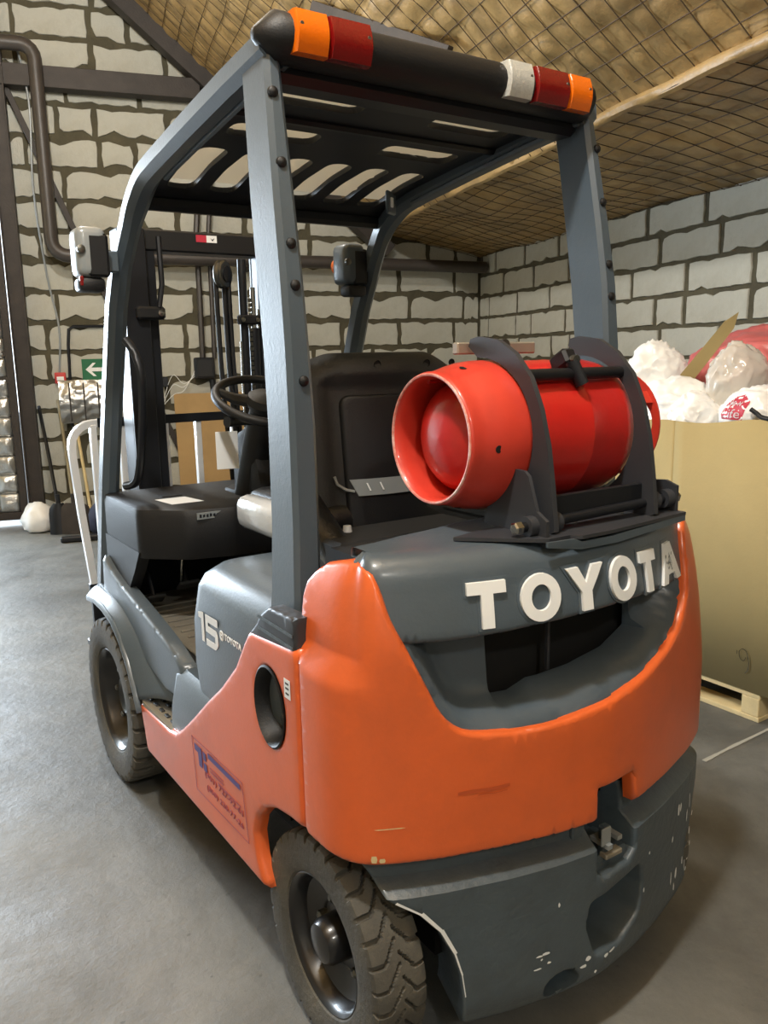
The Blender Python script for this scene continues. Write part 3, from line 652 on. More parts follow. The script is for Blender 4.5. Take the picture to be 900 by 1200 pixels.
# paint chips on the casting and shell corner
bm = bmesh.new(); rnd = random.Random(5)
chips = [(.30+.16*rnd.random(), .17+.22*rnd.random(), .003+.004*rnd.random(), .005+.012*rnd.random()) for _ in range(16)]+[(-.17+.03*rnd.random(), .21+.05*rnd.random(), .003+.008*rnd.random(), .003) for _ in range(6)]+[(-.04, .20, .008, .006), (.03, .188, .012, .004), (-.055, .185, .010, .004), (.01, .185, .008, .004), (-.12, .35, .003, .006), (.15, .27, .003, .008), (.17, .35, .004, .004), (-.02, .16, .004, .004)]
for s, z, a, b in chips:
    vsx = []
    for k in range(7):
        an = 2*PI*k/7; rr = rnd.uniform(.6, 1.2); x, y = plan(s+a*rr*math.cos(an), cast_off(z)-.0012); vsx.append(bm.verts.new((x, y, z+b*rr*math.sin(an))))
    bm.faces.new(vsx)
for i, ((s0, z0), (s1, z1)) in enumerate(zip(arch[4:9], arch[5:10])):
    w_ = [.004, .006, .006, .003, .002][i]; q = []
    for s, z in ((s0, z0), (s1, z1), (s1+w_, z1+w_*.5), (s0+w_, z0+w_*.9)): x, y = plan(s+.004, cast_off(z)-.0015); q.append(bm.verts.new((x, y, z+.002)))
    bm.faces.new(q)
from_bm('paint_chip', bm, M['white'], T, 0, True)['kind'] = 'stuff'
bm = bmesh.new()
for s, z, a, b in ((-.50, .525, .006, .010), (-.485, .522, .006, .006), (-.47, .585, .03, .0015)):
    q = []
    for k in range(8): an = 2*PI*k/8; x, y = plan(s+a*math.cos(an), -.0012); q.append(bm.verts.new((x, y, z+b*math.sin(an)*(1 if k % 2 else .7))))
    bm.faces.new(q)
from_bm('bare_scratch', bm, M['wood'], T, 0)['kind'] = 'stuff'
bm = bmesh.new()
for s0, s1, za, zb in ((-.34, -.235, .634, .640), (-.30, -.24, .626, .628)):
    A2 = [bm.verts.new((*plan(s0+(s1-s0)*k/8, -.0010), za+.001*math.sin(k))) for k in range(9)]; B2 = [bm.verts.new((*plan(s0+(s1-s0)*k/8, -.0010), zb+.001*math.sin(k))) for k in range(9)]
    for k in range(8): bm.faces.new((A2[k], A2[k+1], B2[k+1], B2[k]))
from_bm('scuff_mark', bm, mat('dull_scuff', srgb(196, 84, 40), .6), T, 0)['kind'] = 'stuff'
# chassis behind everything
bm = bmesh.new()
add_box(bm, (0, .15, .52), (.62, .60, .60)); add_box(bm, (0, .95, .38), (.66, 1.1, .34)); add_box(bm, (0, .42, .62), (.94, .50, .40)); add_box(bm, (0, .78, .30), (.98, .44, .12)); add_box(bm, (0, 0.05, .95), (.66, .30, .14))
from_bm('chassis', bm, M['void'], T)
tube('rear_axle', [(-.40, 0, .234), (.40, 0, .234)], .05, M['void'], T)
tube('front_axle', [(-.40, 1.405, .286), (.40, 1.405, .286)], .07, M['void'], T)

# ---- side panels
def side_panel(sg):
    def f(y, z, d): return Vector((sg*(.53-d), y, z))
    arch_f = [(.188, .270), (.222, .325), (.232, .38), (.215, .425), (.175, .466), (.12, .492), (.05, .505), (-.010, .510)]
    out = [(1.035, .245), (.188, .262)]+arch_f[1:]+[(-.008, .885), (.215, .865), (.245, .83), (.30, .758), (.40, .672), (.50, .600), (.60, .523), (.70, .450), (.76, .415), (.82, .402), (1.082, .392)]
    hole = ring(.122, .725, .064, .083, 32)
    P = patch('side_panel', ccw(out), f, .03, M['orange'], T, holes=[hole], step=.03, r=.014, smooth=50)
    P['label'] = 'orange side panel with round filler opening'
    RL = lathe('filler_ring', [(0, .078), (.004, .080), (.006, .076), (-.004, .070), (-.05, .060), (-.075, .058), (-.075, .0)], (sg, 0, 0), (sg*.528, .122, .725), M['black'], P, 32)
    for v in RL.data.vertices: v.co.z = .725+(v.co.z-.725)*1.13; v.co.y = .122+(v.co.y-.122)*.88
    lathe('filler_cap', [(0, .0), (0, .022), (-.03, .024), (-.05, .02)], (sg, 0, 0), (sg*.50, .112, .688), M['chrome'], P, 20)
    return P
PL_ = side_panel(-1); PR_ = side_panel(1)
# worn stickers on the left panel
def fl(y, z, d): return Vector((-.5312-d, y, z))
ST = empty('sticker', (0, 0, 0), T); ST['label'] = 'worn purple-framed dealer sticker'
A_, B_, C_, D_ = (.613, .468), (.290, .478), (.266, .336), (.597, .321)
def q2(u, v):   # u rearwards 0..1, v down 0..1
    a = Vector(A_).lerp(Vector(B_), u); b = Vector(D_).lerp(Vector(C_), u); return a.lerp(b, v)
def qpoly(name, uv, m, lift=.0): return prism(name, [tuple(q2(u, v)) for u, v in uv], lambda y, z, d: fl(y, z, d), lift, lift+.0006, m, ST, 0)
for a, b, c, d in ((0, 0, 1, .012), (0, .988, 1, 1), (0, 0, .007, 1), (.993, 0, 1, 1)): qpoly('frame_line', [(a, b), (c, b), (c, d), (a, d)], M['purple'])
qpoly('logo_bar', [(.05, .10), (.20, .10), (.20, .30), (.185, .46), (.12, .46), (.12, .22), (.05, .22)], M['blue']); qpoly('logo_dot', [(.225, .12), (.29, .12), (.29, .26), (.225, .26)], M['blue']); qpoly('logo_dot', [(.225, .32), (.29, .32), (.29, .46), (.225, .46)], M['blue'])
qpoly('title_bar', [(.34, .06), (.95, .08), (.95, .17), (.34, .15)], M['blue'])
Xs, Ys = Vector((0, -1, -.0)), Vector((0, 0, 1))
for v_ in (.30, .36): qpoly('title_line', [(.36, v_), (.62, v_+.01), (.62, v_+.03), (.36, v_+.02)], M['purple'])
qpoly('title_line', [(.50, .44), (.92, .46), (.92, .48), (.50, .46)], M['purple'])
text('print', '(901) 727-92-61', .03, Xs, Ys, Vector((-1, 0, 0)), fl(.53, .385, 0), M['purple'], ST, fit=(.235, .020))
text('print', '(800) 220-77-26', .03, Xs, Ys, Vector((-1, 0, 0)), fl(.52, .352, 0), M['purple'], ST, fit=(.225, .019))
LB = prism('maintenance_label', [(.020, .775), (.046, .775), (.046, .815), (.020, .815)], fl, 0, .0006, M['white'], T, 0)
for z in (.783, .794, .804): prism('label_mark', [(.026, z), (.040, z), (.040, z+.004), (.026, z+.004)], fl, .0007, .001, M['dark'], LB, 0)
# ---- steps with tread plates
for sg in (-1, 1):
    def fst(x, y, d): return Vector((sg*x, y, .404-d))
    stp = patch('step', roundpoly([(.425, .74), (.522, .74), (.527, 1.07, .02), (.425, 1.09)]), fst, .02, M['tread'], T, step=.04)
    bm = bmesh.new()
    for i in range(3):
        for j in range(6): add_box(bm, (sg*(.445+.028*i), .80+.05*j+(.02 if i % 2 else 0), .406), (.012, .026, .006), .002)
    o = from_bm('tread_stud', bm, M['dusty'], stp); o['kind'] = 'stuff'
# ---- engine hood ("15"), riser beside the step
def rsec(x0, x1, y0, y1, z, r, n=5):
    return [Vector((u, v, z)) for u, v in roundpoly([(x0, y0, r), (x1, y0, r), (x1, y1, r), (x0, y1, r)], n)]
secs = [rsec(-.500, .500, .13, .635, .56, .05), rsec(-.503, .503, .13, .665, .66, .06), rsec(-.503, .503, .12, .665, .78, .07), rsec(-.498, .498, .10, .635, .87, .07), rsec(-.488, .488, .09, .61, .905, .07), rsec(-.46, .46, .08, .585, .93, .08), rsec(-.42, .42, .08, .55, .938, .08)]
HD = loft('engine_hood', secs, M['gray'], T, 40); HD['label'] = 'grey seat hood with white load-rating numerals'
secs = [rsec(-.512, -.40, .30, .845, .40, .02), rsec(-.512, -.40, .30, .84, .47, .03), rsec(-.508, -.40, .30, .80, .575, .035), rsec(-.49, -.40, .30, .77, .60, .04)]
loft('step_riser', secs, M['gray'], T, 40); loft('step_riser', [[Vector((-p.x, p.y, p.z)) for p in s] for s in secs], M['gray'], T, 40)
def fh(y, z, d): return Vector((-.5038-d, y, z))
def fh2(y, z, d): return fh(.578+(y-.607)*.90, .815+(z-.805)*.92, d)
prism('rating_digit', [(.607, .800), (.582, .805), (.570, .805), (.570, .722), (.587, .722), (.587, .785), (.607, .785)], fh2, 0, .0008, M['white'], HD, 0)
prism('rating_digit', roundpoly([(.555, .805), (.470, .808, .006), (.470, .787), (.538, .786), (.538, .776), (.478, .776, .012), (.470, .760), (.470, .735, .015), (.490, .720, .01), (.555, .718), (.555, .737), (.490, .738), (.490, .756), (.555, .757)], 3), fh2, 0, .0008, M['white'], HD, 0)
lathe('emblem', [(0, .013), (.0008, .013), (.0008, .010), (0, .010)], (-1, 0, 0), (-.5038, .430, .787), M['white'], HD, 24)
tube('emblem', [Vector((-.5042, .430+.005*math.cos(a), .787+.010*math.sin(a))) for a in np.linspace(0, 2*PI, 17)], .0012, M['white'], HD, 5); tube('emblem', [Vector((-.5042, .430+.009*math.cos(a), .793+.005*math.sin(a))) for a in np.linspace(0, 2*PI, 17)], .0012, M['white'], HD, 5)
text('lettering', 'TOYOTA', .03, (0, -1, 0), (0, 0, 1), (-1, 0, 0), fh(.414, .781, 0), M['white'], HD, bold=.001, fit=(.098, .016))
prism('warning_label', [(-.36, .38), (-.30, .40), (-.27, .32), (-.34, .30)], lambda u, v, d: Vector((u, v, .9385+d)), 0, .0008, M['yellow'], HD, 0)
prism('paper_label', [(-.40, .33), (-.33, .35), (-.29, .24), (-.37, .22)], lambda u, v, d: Vector((u, v, .9395+d)), 0, .0008, M['white'], HD, 0)
# ---- pillar foot covers
for sg in (-1, 1):
    def ff(y, z, d): return Vector((sg*(.526-d), y, z))
    o = patch('pillar_foot', ccw([(.004, .850), (.225, .835), (.232, .848), (.178, .892), (.162, .912), (.118, .940), (.0, .945)]), ff, .035, M['dkgray'], T, step=.03, r=.008)
    for z in (.880, .905): prism('groove', [(.01, z), (.168, z+.003), (.163, z+.009), (.01, z+.006)], lambda y, z_, d: Vector((sg*(.5262+d), y, z_)), 0, .002, M['cast'], o, 0)

# ---- wheels
def wheel(name, loc, R, W, sg, nl, chev, hubd):
    root = empty(name, loc, T)
    prof = [(-.42, .62), (-.46, .64), (-.50, .72), (-.505, .82), (-.505, .90), (-.50, .94), (-.48, .975), (-.42, .992), (-.30, 1.0), (-.18, 1.0), (-.06, 1.0)]; prof = prof[:9]+[(u, 1.0) for u in (-.27, -.24, -.21, -.18, -.15, -.12, -.09, -.06, -.03, 0)]; prof = prof+[(-a, b) for a, b in prof[:-1][::-1]]
    seg = nl*18; vs = []; fs = []; n = len(prof)
    for i in range(seg):
        th = 2*PI*i/seg
        for (u, r) in prof:
            rr = r*R; au = abs(u)
            if r > .93:
                if chev:
                    ph = (th*nl/(2*PI)+max(0, .26-au)*3.2+(.5 if u > 0 else 0)) % 1
                    if ph < (.22 if au > .2 else .18): rr -= .011 if r > .97 else .007
                else:
                    ph = (th*nl/(2*PI)+(.5 if u > 0 else 0)) % 1
                    if ph < .27 and au > .12: rr -= (.016 if r > .97 else .009)*(1.0 if au > .2 else .6)
            elif r > .89:
                ph = (th*nl/(2*PI)+(.5 if u > 0 else 0)) % 1
                if ph < .27: rr -= .003
            vs.append((u*W, rr*math.cos(th), rr*math.sin(th)))
    for i in range(seg):
        for j in range(n-1): a = i*n+j; b = ((i+1) % seg)*n+j; fs.append((a, a+1, b+1, b))
    mk('tyre', vs, fs, M['rubber'], root, 28)
    o = sg*W/2
    rim = [(.36*W, .63), (.42*W, .635), (.44*W, .615), (.40*W, .59), (.34*W, .57), (.12*W, .54), (.06*W, .50), (hubd, .34), (hubd+.006, .30), (hubd, .0)]
    lathe('rim', [(h*1.0, r*R) for h, r in rim], (sg, 0, 0), (0, 0, 0), M['rim'], root, 48)
    lathe('rim_back', [(-.36*W, .63*R), (-.3*W, .55*R), (-.2*W, .5*R), (-.2*W, 0)], (sg, 0, 0), (0, 0, 0), M['rim'], root, 32)
    if chev:
        lathe('hub_cap', [(hubd, .215*R), (hubd+.05, .205*R), (hubd+.062, .17*R), (hubd+.068, .08*R), (hubd+.069, 0)], (sg, 0, 0), (0, 0, 0), M['rim'], root, 28)
    else:
        lathe('hub', [(hubd, .24*R), (hubd+.02, .23*R), (hubd+.024, .20*R), (hubd+.01, .12*R), (hubd+.01, 0)], (sg, 0, 0), (0, 0, 0), M['rim'], root, 24)
    for k in range(6 if not chev else 5):
        a = 2*PI*k/(6 if not chev else 5); lathe('wheel_nut', [(hubd, .011), (hubd+.02, .011), (hubd+.024, .006), (hubd+.024, 0)], (sg, 0, 0), (0, .30*R*math.cos(a)*1.12, .30*R*math.sin(a)*1.12), M['steelbolt'], root, 6)
for sg in (-1, 1):
    wheel('rear_wheel', (-.446 if sg < 0 else .355, 0, .234), .234, .115, sg, 32, True, -.01)
    wheel('front_wheel', (sg*.450, 1.405, .286), .286, .18, sg, 30, False, .02)
# ---- front fenders, sills, floor
for sg in (-1, 1):
    secs = []
    for y, z, zi in ((1.60, .612, .66), (1.50, .625, .70), (1.40, .622, .69), (1.30, .605, .665), (1.22, .565, .63), (1.15, .50, .59), (1.10, .43, .545), (1.07, .375, .50)):
        secs.append([Vector((sg*.545, y, z)), Vector((sg*.545, y-.004, z-.012)), Vector((sg*.532, y-.004, z-.012)), Vector((sg*.528, y-.004, z-.004)), Vector((sg*.530, y-.002, z+.006)), Vector((sg*.538, y, z+.008))])
    # continues down to the riser along the sill
    loft('fender', secs, M['ltgray'] if False else M['gray'], T, 50)
    # curved panel between fender edge and sill
    A = [(.543, 1.60, .614), (.543, 1.50, .624), (.543, 1.34, .612), (.541, 1.22, .560), (.538, 1.135, .466), (.533, 1.083, .398)]
    Bq = [(.485, 1.58, .655), (.478, 1.34, .650), (.475, 1.24, .625), (.475, 1.12, .585), (.475, 1.00, .53), (.478, .86, .45)]
    vsx = []; nn = 12
    Ac = [Vector(p) for p in catmull(A, 4)]; Bc = [Vector(p) for p in catmull(Bq, 4)]
    for a, b in zip(Ac, Bc):
        for k in range(nn+1):
            t = k/nn; p = a.lerp(b, t); p.x += -.012*math.sin(PI*t)*0; p.z += .012*math.sin(PI*t); vsx.append((sg*p.x, p.y, p.z))
    fsx = [(i*(nn+1)+k, i*(nn+1)+k+1, (i+1)*(nn+1)+k+1, (i+1)*(nn+1)+k) for i in range(len(Ac)-1) for k in range(nn)]
    o = mk('fender_panel', vsx, fsx, M['gray'], T, 50); md = o.modifiers.new('s', 'SOLIDIFY'); md.thickness = .004
    # sill rail
    top = [(1.50, .775), (1.42, .745), (1.30, .715), (1.15, .69), (1.0, .665), (.85, .635), (.74, .60)]; bot = [(.76, .50), (.90, .485), (1.05, .51), (1.2, .55), (1.35, .60), (1.52, .62)]
    def fsl(y, z, d): return Vector((sg*(.502-d), y, z))
    patch('sill', ccw([(p.x, p.y) for p in catmull([(a, b, 0) for a, b in top], 3)]+bot), fsl, .045, M['gray'], T, step=.03, r=.012, smooth=50)
box('floor_plate', (0, 1.20, .585), (.92, 1.0, .02), M['void'], T); box('floor_mat', (-.02, 1.16, .600), (.82, .88, .012), M['mat'], T, .004)
for k in range(9): box('mat_rib', (-.25, .85+.06*k, .608), (.30, .012, .006), M['mat'], T, .002)

# ---- overhead guard
def rect_path(path, x0, x1, dep, m, name, parent, bev=.012):
    """a folded box section following path [(y,z)], from x0 to x1 (per point), dep thick inwards of the path"""
    secs = []; n = len(path)
    for i, (y, z) in enumerate(path):
        a = Vector(path[max(0, i-1)]); b = Vector(path[min(n-1, i+1)]); t = (b-a).normalized(); nn = Vector((-t.y, t.x))
        X0 = x0(i/(n-1)) if callable(x0) else x0; X1 = x1(i/(n-1)) if callable(x1) else x1; D = dep(i/(n-1)) if callable(dep) else dep
        if X0 > X1: X0, X1 = X1, X0
        u = [(X0, bev), (X0+bev, 0), (X1-bev, 0), (X1, bev), (X1, D-bev), (X1-bev, D), (X0+bev, D), (X0, D-bev)]
        secs.append([Vector((xx, y+nn.x*dd, z+nn.y*dd)) for xx, dd in u])
    return loft(name, secs, m, parent, 40)
GD = empty('overhead_guard', (0, 0, 0), T)
for sg in (-1, 1):
    # rear pillar: lofted, leaning forward at the top
    secs = []
    for z, xo, xi, yr, yf in ((.86, .490, .425, .072, .202), (.95, .480, .418, .079, .200), (1.10, .473, .413, .085, .200), (1.30, .471, .413, .088, .201), (1.45, .472, .419, .090, .205), (1.60, .470, .421, .104, .224), (1.75, .465, .420, .129, .248), (1.90, .457, .418, .157, .272), (2.0, .451, .416, .175, .290), (2.03, .449, .414, .182, .295)):
        b = .010; q = [(xo-b, yr), (xi+b, yr), (xi, yr+b), (xi, yf-b), (xi+b, yf), (xo-b, yf), (xo, yf-b), (xo, yr+b)]
        secs.append([Vector((sg*x, y, z)) for x, y in q])
    P = loft('rear_pillar', secs, M['gray'], T, 40)
    for z in (1.93, 1.80, 1.649, 1.571, 1.39):
        y = float(np.interp(z, [1.30, 1.45, 1.60, 1.75, 1.9, 2.0], [.088, .090, .104, .129, .157, .175])); lathe('pillar_bolt', [(0, .011), (.006, .010), (.009, .006), (.010, 0)], (0, -1, 0), (sg*(.444 if z > 1.45 else .440), y+.002, z), M['black'], P, 12)
    # roof rail and front pillar in one bent section
    path = [(.185, 2.057), (.376, 2.040), (.642, 2.010)]+[(p.x, p.y) for p in catmull([(.875, 1.981, 0), (.985, 1.960, 0), (1.085, 1.910, 0), (1.161, 1.848, 0), (1.247, 1.742, 0)], 4)]+[(1.321, 1.620), (1.432, 1.350), (1.55, 1.05), (1.69, .63)]
    rect_path(path[::-1], lambda t: sg*(.485-.025*min(1, t*3)), lambda t: sg*(.425-.030*min(1, t*2)), lambda t: .078-.010*min(1, t*2), M['gray'], 'front_pillar', T, .018)
    tube('rail_bead', [(sg*.402, y, z-.066) for y, z in path[:5]], .008, M['gray'], T, 6)
    # inner grab handle on the front pillar
    if sg < 0: tube('grab_handle', catmull([(-.44, 1.24, 1.50), (-.425, 1.21, 1.46), (-.415, 1.185, 1.38), (-.415, 1.23, 1.20), (-.42, 1.29, 1.06), (-.44, 1.36, 1.03)], 5), .014, M['dark'], T, 8)
def roofz_(y): return float(np.interp(y, [.2, .65, .9, 1.04, 1.14], [2.010, 1.972, 1.945, 1.915, 1.865]))
def fr(x, y, d): return Vector((x, y, roofz_(y)+.022-d))
holes = []
for k in range(6):
    cx = -.315+.126*k; holes.append(roundpoly([(cx-.040, .745, .04), (cx+.040, .745, .04), (cx+.040, 1.04, .03), (cx-.040, 1.04, .03)], 4))
for (a, b) in ((-.34, -.10), (.10, .34)):
    for y in (.565, .335): holes.append(roundpoly([(a, y, .03), (b, y, .03), (b, y+.085, .03), (a, y+.085, .03)], 4))
roof = patch('roof_plate', ccw([(-.425, .19), (.425, .19), (.425, 1.13), (-.425, 1.13)]), fr, .018, M['dark'], T, holes=[ccw(h)[::1] for h in holes], step=.05, r=.008, smooth=50, edge_step=.03)
loft('roof_sheet', [[(-.40, y, roofz_(y)+.030), (.40, y, roofz_(y)+.030), (.40, y, roofz_(y)+.034), (-.40, y, roofz_(y)+.034)] for y in (.24, .45, .65, .9, 1.04)], M['poly'], T, 40)
box('roof_cross_member', (0, .24, 1.990), (.84, .08, .05), M['dark'], T, .015); box('roof_cross_member', (0, .50, 1.990), (.84, .03, .025), M['dark'], T, .008); box('roof_front_member', (0, 1.10, 1.885), (.84, .04, .045), M['dark'], T, .012)
box('roof_switch', (.345, .93, 1.915), (.06, .012, .07), M['gray'], T, .004, rz(30)); box('switch_rocker', (.342, .922, 1.915), (.014, .012, .03), M['white'], T, .002, rz(30))
# light bar
bar = [Vector((x, .172+.02*(abs(x)/.45)**6, 2.040)) for x in np.linspace(-.478, .452, 25)]
bm = bmesh.new()
secs = []
for i, x in enumerate(np.linspace(-.470, .440, 25)):
    e = max(0, (abs(x+.015)-.420)/.035); sc = math.sqrt(max(.05, 1-min(1, e)**2)); secs.append([Vector((x, .185+.055*sc*math.cos(a)*(1 if math.cos(a) < 0 else .8), 2.034+.046*sc*math.sin(a))) for a in np.linspace(0, 2*PI, 17)[:-1]])
add_loft(bm, secs); LBAR = from_bm('light_bar', bm, M['black'], T, 50)
def lens(x0, x1, m, name, z0=1.998, z1=2.073):
    secs = []
    for x in (x0, x0+.004, x1-.004, x1):
        k = 0 if x in (x0, x1) else .006
        secs.append([Vector((x, .136-k-.010*math.sin(PI*t)+.012*(1 if False else 0), z0+(z1-z0)*t)) for t in np.linspace(0, 1, 6)]+[Vector((x, .17, z1)), Vector((x, .17, z0))])
    o = loft(name, secs, m, LBAR, 40)
    return o
for n_, x0, x1, m in (('amber_lens', -.410, -.335, 'lens_amber'), ('red_lens', -.335, -.237, 'lens_red'), ('clear_lens', .119, .195, 'lens_clear'), ('red_lens', .203, .309, 'lens_red'), ('amber_lens', .309, .384, 'lens_amber')):
    L_ = lens(x0+.001, x1-.001, M[m], n_)
    lathe('lens_screw', [(0, .005), (.002, .004), (.002, 0)], (0, -1, 0), (x0+(.012 if 'amber' in n_ and x0 < 0 else x1-x0-.012), .1225, 2.045), M['steelbolt'], LBAR, 8)
# front corner lamps
for sg in (-1, 1):
    c = Vector((-.548, 1.17, 1.742)) if sg < 0 else Vector((.365, 1.23, 1.755))
    bm = bmesh.new(); add_box(bm, (0, 0, 0), (.085, .10, .14), .022, None, 3)
    for v in bm.verts: v.co = v.co+c
    W = from_bm('corner_lamp', bm, M['ltgray'] if sg < 0 else M['gray'], T, 40)  # left shell takes a paler paint for the daylight falling on it
    box('lamp_bracket', c+Vector((-sg*.0+.055 if sg < 0 else .06, .01, -.02)), (.06, .03, .06), M['gray'], W, .004)
    box('lamp_back', c+Vector((.015 if sg < 0 else .02, -.045, -.01)), (.06, .012, .12), M['black'], W, .008)
    lathe('lamp_stud', [(0, .012), (.01, .012), (.012, .006), (.012, 0)], (0, -1, 0), c+Vector((-.033, -.045, .005)), M['steelbolt'], W, 12)
    lathe('amber_lens', [(0, .035), (.03, .03), (.04, .0)], (0, 1, 0), c+Vector((0, .045, 0)), M['lens_amber'], W, 20)
    box('turn_lens', c+Vector((-.005 if sg < 0 else .01, -.01, -.09)), (.075, .07, .04), M['black'], W, .012, None, 2)
    if sg < 0: box('red_lens', c+Vector((-.034, -.035, -.082)), (.012, .02, .03), M['lens_red'], W, .004)

# ---- mast
MS = empty('mast', (0, 1.66, .1), T); 
def ml(v): return Vector(v)-Vector((0, 1.66, .1))
for sg in (-1, 1):
    bm = bmesh.new()
    for (cx, cy, sx, sy) in ((.285, 1.60, .085, .018), (.285, 1.71, .085, .018), (.318, 1.655, .02, .10), (.225, 1.635, .05, .016), (.225, 1.70, .05, .016), (.21, 1.668, .016, .07)):
        add_box(bm, ml((sg*cx, cy, 1.03)), (sx, sy, 1.72), .003)
    from_bm('mast_rail', bm, M['dark'], MS, 30)
    box('tilt_bracket', ml((sg*.245, 1.585, 1.60)), (.10, .05, .045), M['black'], MS, .008); lathe('bracket_bolt', [(0, .012), (.012, .012), (.014, 0)], (0, -1, 0), ml((sg*.215, 1.56, 1.60)), M['chrome'], MS, 8)
    tube('hose_guide', [ml((sg*.20, 1.575, 1.86)), ml((sg*.20, 1.57, 1.70)), ml((sg*.215, 1.57, 1.62))], .01, M['chrome'] if False else M['dark'], MS)
MB_ = box('top_cross_beam', ml((0, 1.665, 1.855)), (.66, .09, .075), M['black'], MS, .006)
prism('red_label', [(-.045, 1.857), (-.005, 1.857), (-.005, 1.882), (-.045, 1.882)], lambda u, v, d: ml((u, 1.6195-d, v)), 0, .0008, M['redlab'], MS, 0); prism('white_label', [(-.005, 1.857), (.035, 1.857), (.035, 1.882), (-.005, 1.882)], lambda u, v, d: ml((u, 1.6195-d, v)), 0, .0008, M['white'], MS, 0)
prism('label_mark', [(.010, 1.872), (.017, 1.868), (.026, 1.873), (.018, 1.862)], lambda u, v, d: ml((u, 1.6185-d, v)), 0, .0005, M['dark'], MS, 0)
box('lower_cross_beam', ml((0, 1.665, .40)), (.60, .07, .12), M['black'], MS, .006); box('mid_cross_tie', ml((0, 1.70, .74)), (.50, .03, .06), M['black'], MS, .004)
lathe('hose_pulley', [(-.016, .045), (-.010, .052), (-.005, .046), (.005, .046), (.010, .052), (.016, .045), (.016, .02), (-.016, .02), (-.016, .045)], (.62, -.78, 0), ml((.043, 1.60, 1.745)), M['steelbolt'], MS, 28)
lathe('pulley_hub', [(-.02, .0), (-.02, .030), (.02, .030), (.024, .012), (.024, 0)], (.62, -.78, 0), ml((.043, 1.60, 1.745)), M['dark'], MS, 16)
for dx in (.018, .050, .068): tube('hose', catmull([ml((dx, 1.61, 1.74)), ml((dx+.004, 1.61, 1.4)), ml((dx+.018, 1.60, 1.05)), ml((dx+.03, 1.58, .7))], 6), .010, M['black'], MS, 8)
for dx, r, m, z0, z1 in ((.115, .016, 'dark', .5, 1.80), (.155, .022, 'dark', .5, 1.55), (.155, .010, 'chrome', 1.40, 1.70), (.190, .014, 'dark', .5, 1.82), (.175, .006, 'chrome', 1.35, 1.62), (.10, .006, 'chrome', 1.15, 1.50)):
    tube('lift_cylinder' if r > .012 else 'piston_rod', [ml((dx, 1.59, z0)), ml((dx, 1.59, z1))], r, M[m], MS, 10)
bm = bmesh.new()
for k in range(40): add_box(bm, ml((.135, 1.575, .95+.018*k)), (.014 if k % 2 else .009, .008, .014), .001)
o = from_bm('lift_chain', bm, M['steelbolt'], MS); o['kind'] = 'stuff'
box('cylinder_clamp', ml((.15, 1.575, 1.58)), (.13, .03, .035), M['black'], MS, .005)
for x in (.095, .155): lathe('clamp_bolt', [(0, .009), (.01, .009), (.011, 0)], (0, -1, 0), ml((x, 1.56, 1.58)), M['chrome'], MS, 8)
# ---- load backrest and forks
BR = empty('load_backrest', (0, 1.95, .1), T)
def bl(v): return Vector(v)-Vector((0, 1.95, .1))
fr_ = [(-.425, 1.95, .50), (-.455, 1.95, .85), (-.470, 1.95, 1.08)]+[(-.470+.085-.085*math.cos(a), 1.95, 1.115+.085*math.sin(a)) for a in np.linspace(0, PI/2, 6)]+[(.385+.085*math.sin(a), 1.95, 1.115+.085*math.cos(a)) for a in np.linspace(0, PI/2, 6)]+[(.47, 1.95, 1.08), (.455, 1.95, .85), (.425, 1.95, .5)]
bm = bmesh.new(); add_tube(bm, [bl(p) for p in fr_], .019, 4)
from_bm('backrest_frame', bm, M['bar_glare'], BR, 30); box('top_rail_shade', bl((0, 1.932, 1.202)), (.74, .004, .036), M['dark'], BR, .001)  # dark strip paints the shade on the frame's unlit rear face
for x in (-.385, -.275, -.098, .042, .20, .335): box('backrest_bar', bl((x, 1.95, .86)), (.024, .03, .67), M['bar_glare'], BR, .003)
box('lower_rail', bl((0, 1.95, .53)), (.90, .03, .07), M['dark'], BR, .004); box('lower_rail', bl((0, 1.95, .22)), (.86, .03, .07), M['dark'], BR, .004)
for sg in (-1, 1):
    box('fork', bl((sg*.25, 2.35, .06)), (.10, .80, .035), M['dark'], BR, .006); box('fork', bl((sg*.25, 1.985, .33)), (.10, .035, .56), M['dark'], BR, .006)
    box('side_post', bl((sg*.42, 1.95, .37)), (.05, .03, .30), M['dark'], BR, .004)
# ---- cowl, pedals, steering
CW = empty('front_cowl', (0, 1.2, .6), T)
def cl(v): return Vector(v)-Vector((0, 1.2, .6))
bm = bmesh.new()
def shelf(y0f): return [(-.478, 1.50, .0), (-.478, 1.13, .06), (-.36, 1.02, .08), (-.22, .985, .05), (.22, .985, .05), (.36, 1.02, .08), (.478, 1.13, .06), (.478, 1.50, 0)]
sec = lambda z, k: [cl((x*(1-.02*k), y+(.02*k if y < 1.4 else 0), z)) for x, y in roundpoly(shelf(0), 4)]
loft('cowl_shelf', [sec(.83, .6), sec(.86, 0), sec(.965, 0), sec(.985, .4), sec(.992, 1.4)], M['black'], CW, 40)
box('cowl_front_wall', cl((0, 1.53, .78)), (.94, .04, .40), M['black'], CW, .01)
for sg in (-1, 1): loft('cowl_side', [[cl((sg*.478, y0, z)), cl((sg*.478, 1.52, z)), cl((sg*.44, 1.52, z)), cl((sg*.44, y0, z))] for z, y0 in ((.60, 1.36), (.68, 1.30), (.78, 1.20), (.85, 1.14))], M['black'], CW, 40)
box('cowl_centre', cl((.02, 1.16, .80)), (.30, .30, .42), M['black'], CW, .03, None, 2)
box('cable_slot', cl((-.315, 1.29, .9925)), (.07, .03, .004), M['void'], CW, .001)
prism('white_label', [(-.385, 1.24), (-.285, 1.24), (-.265, 1.12), (-.370, 1.12)], lambda u, v, d: cl((u, v, .9925+d)), 0, .0008, M['white'], CW, 0)
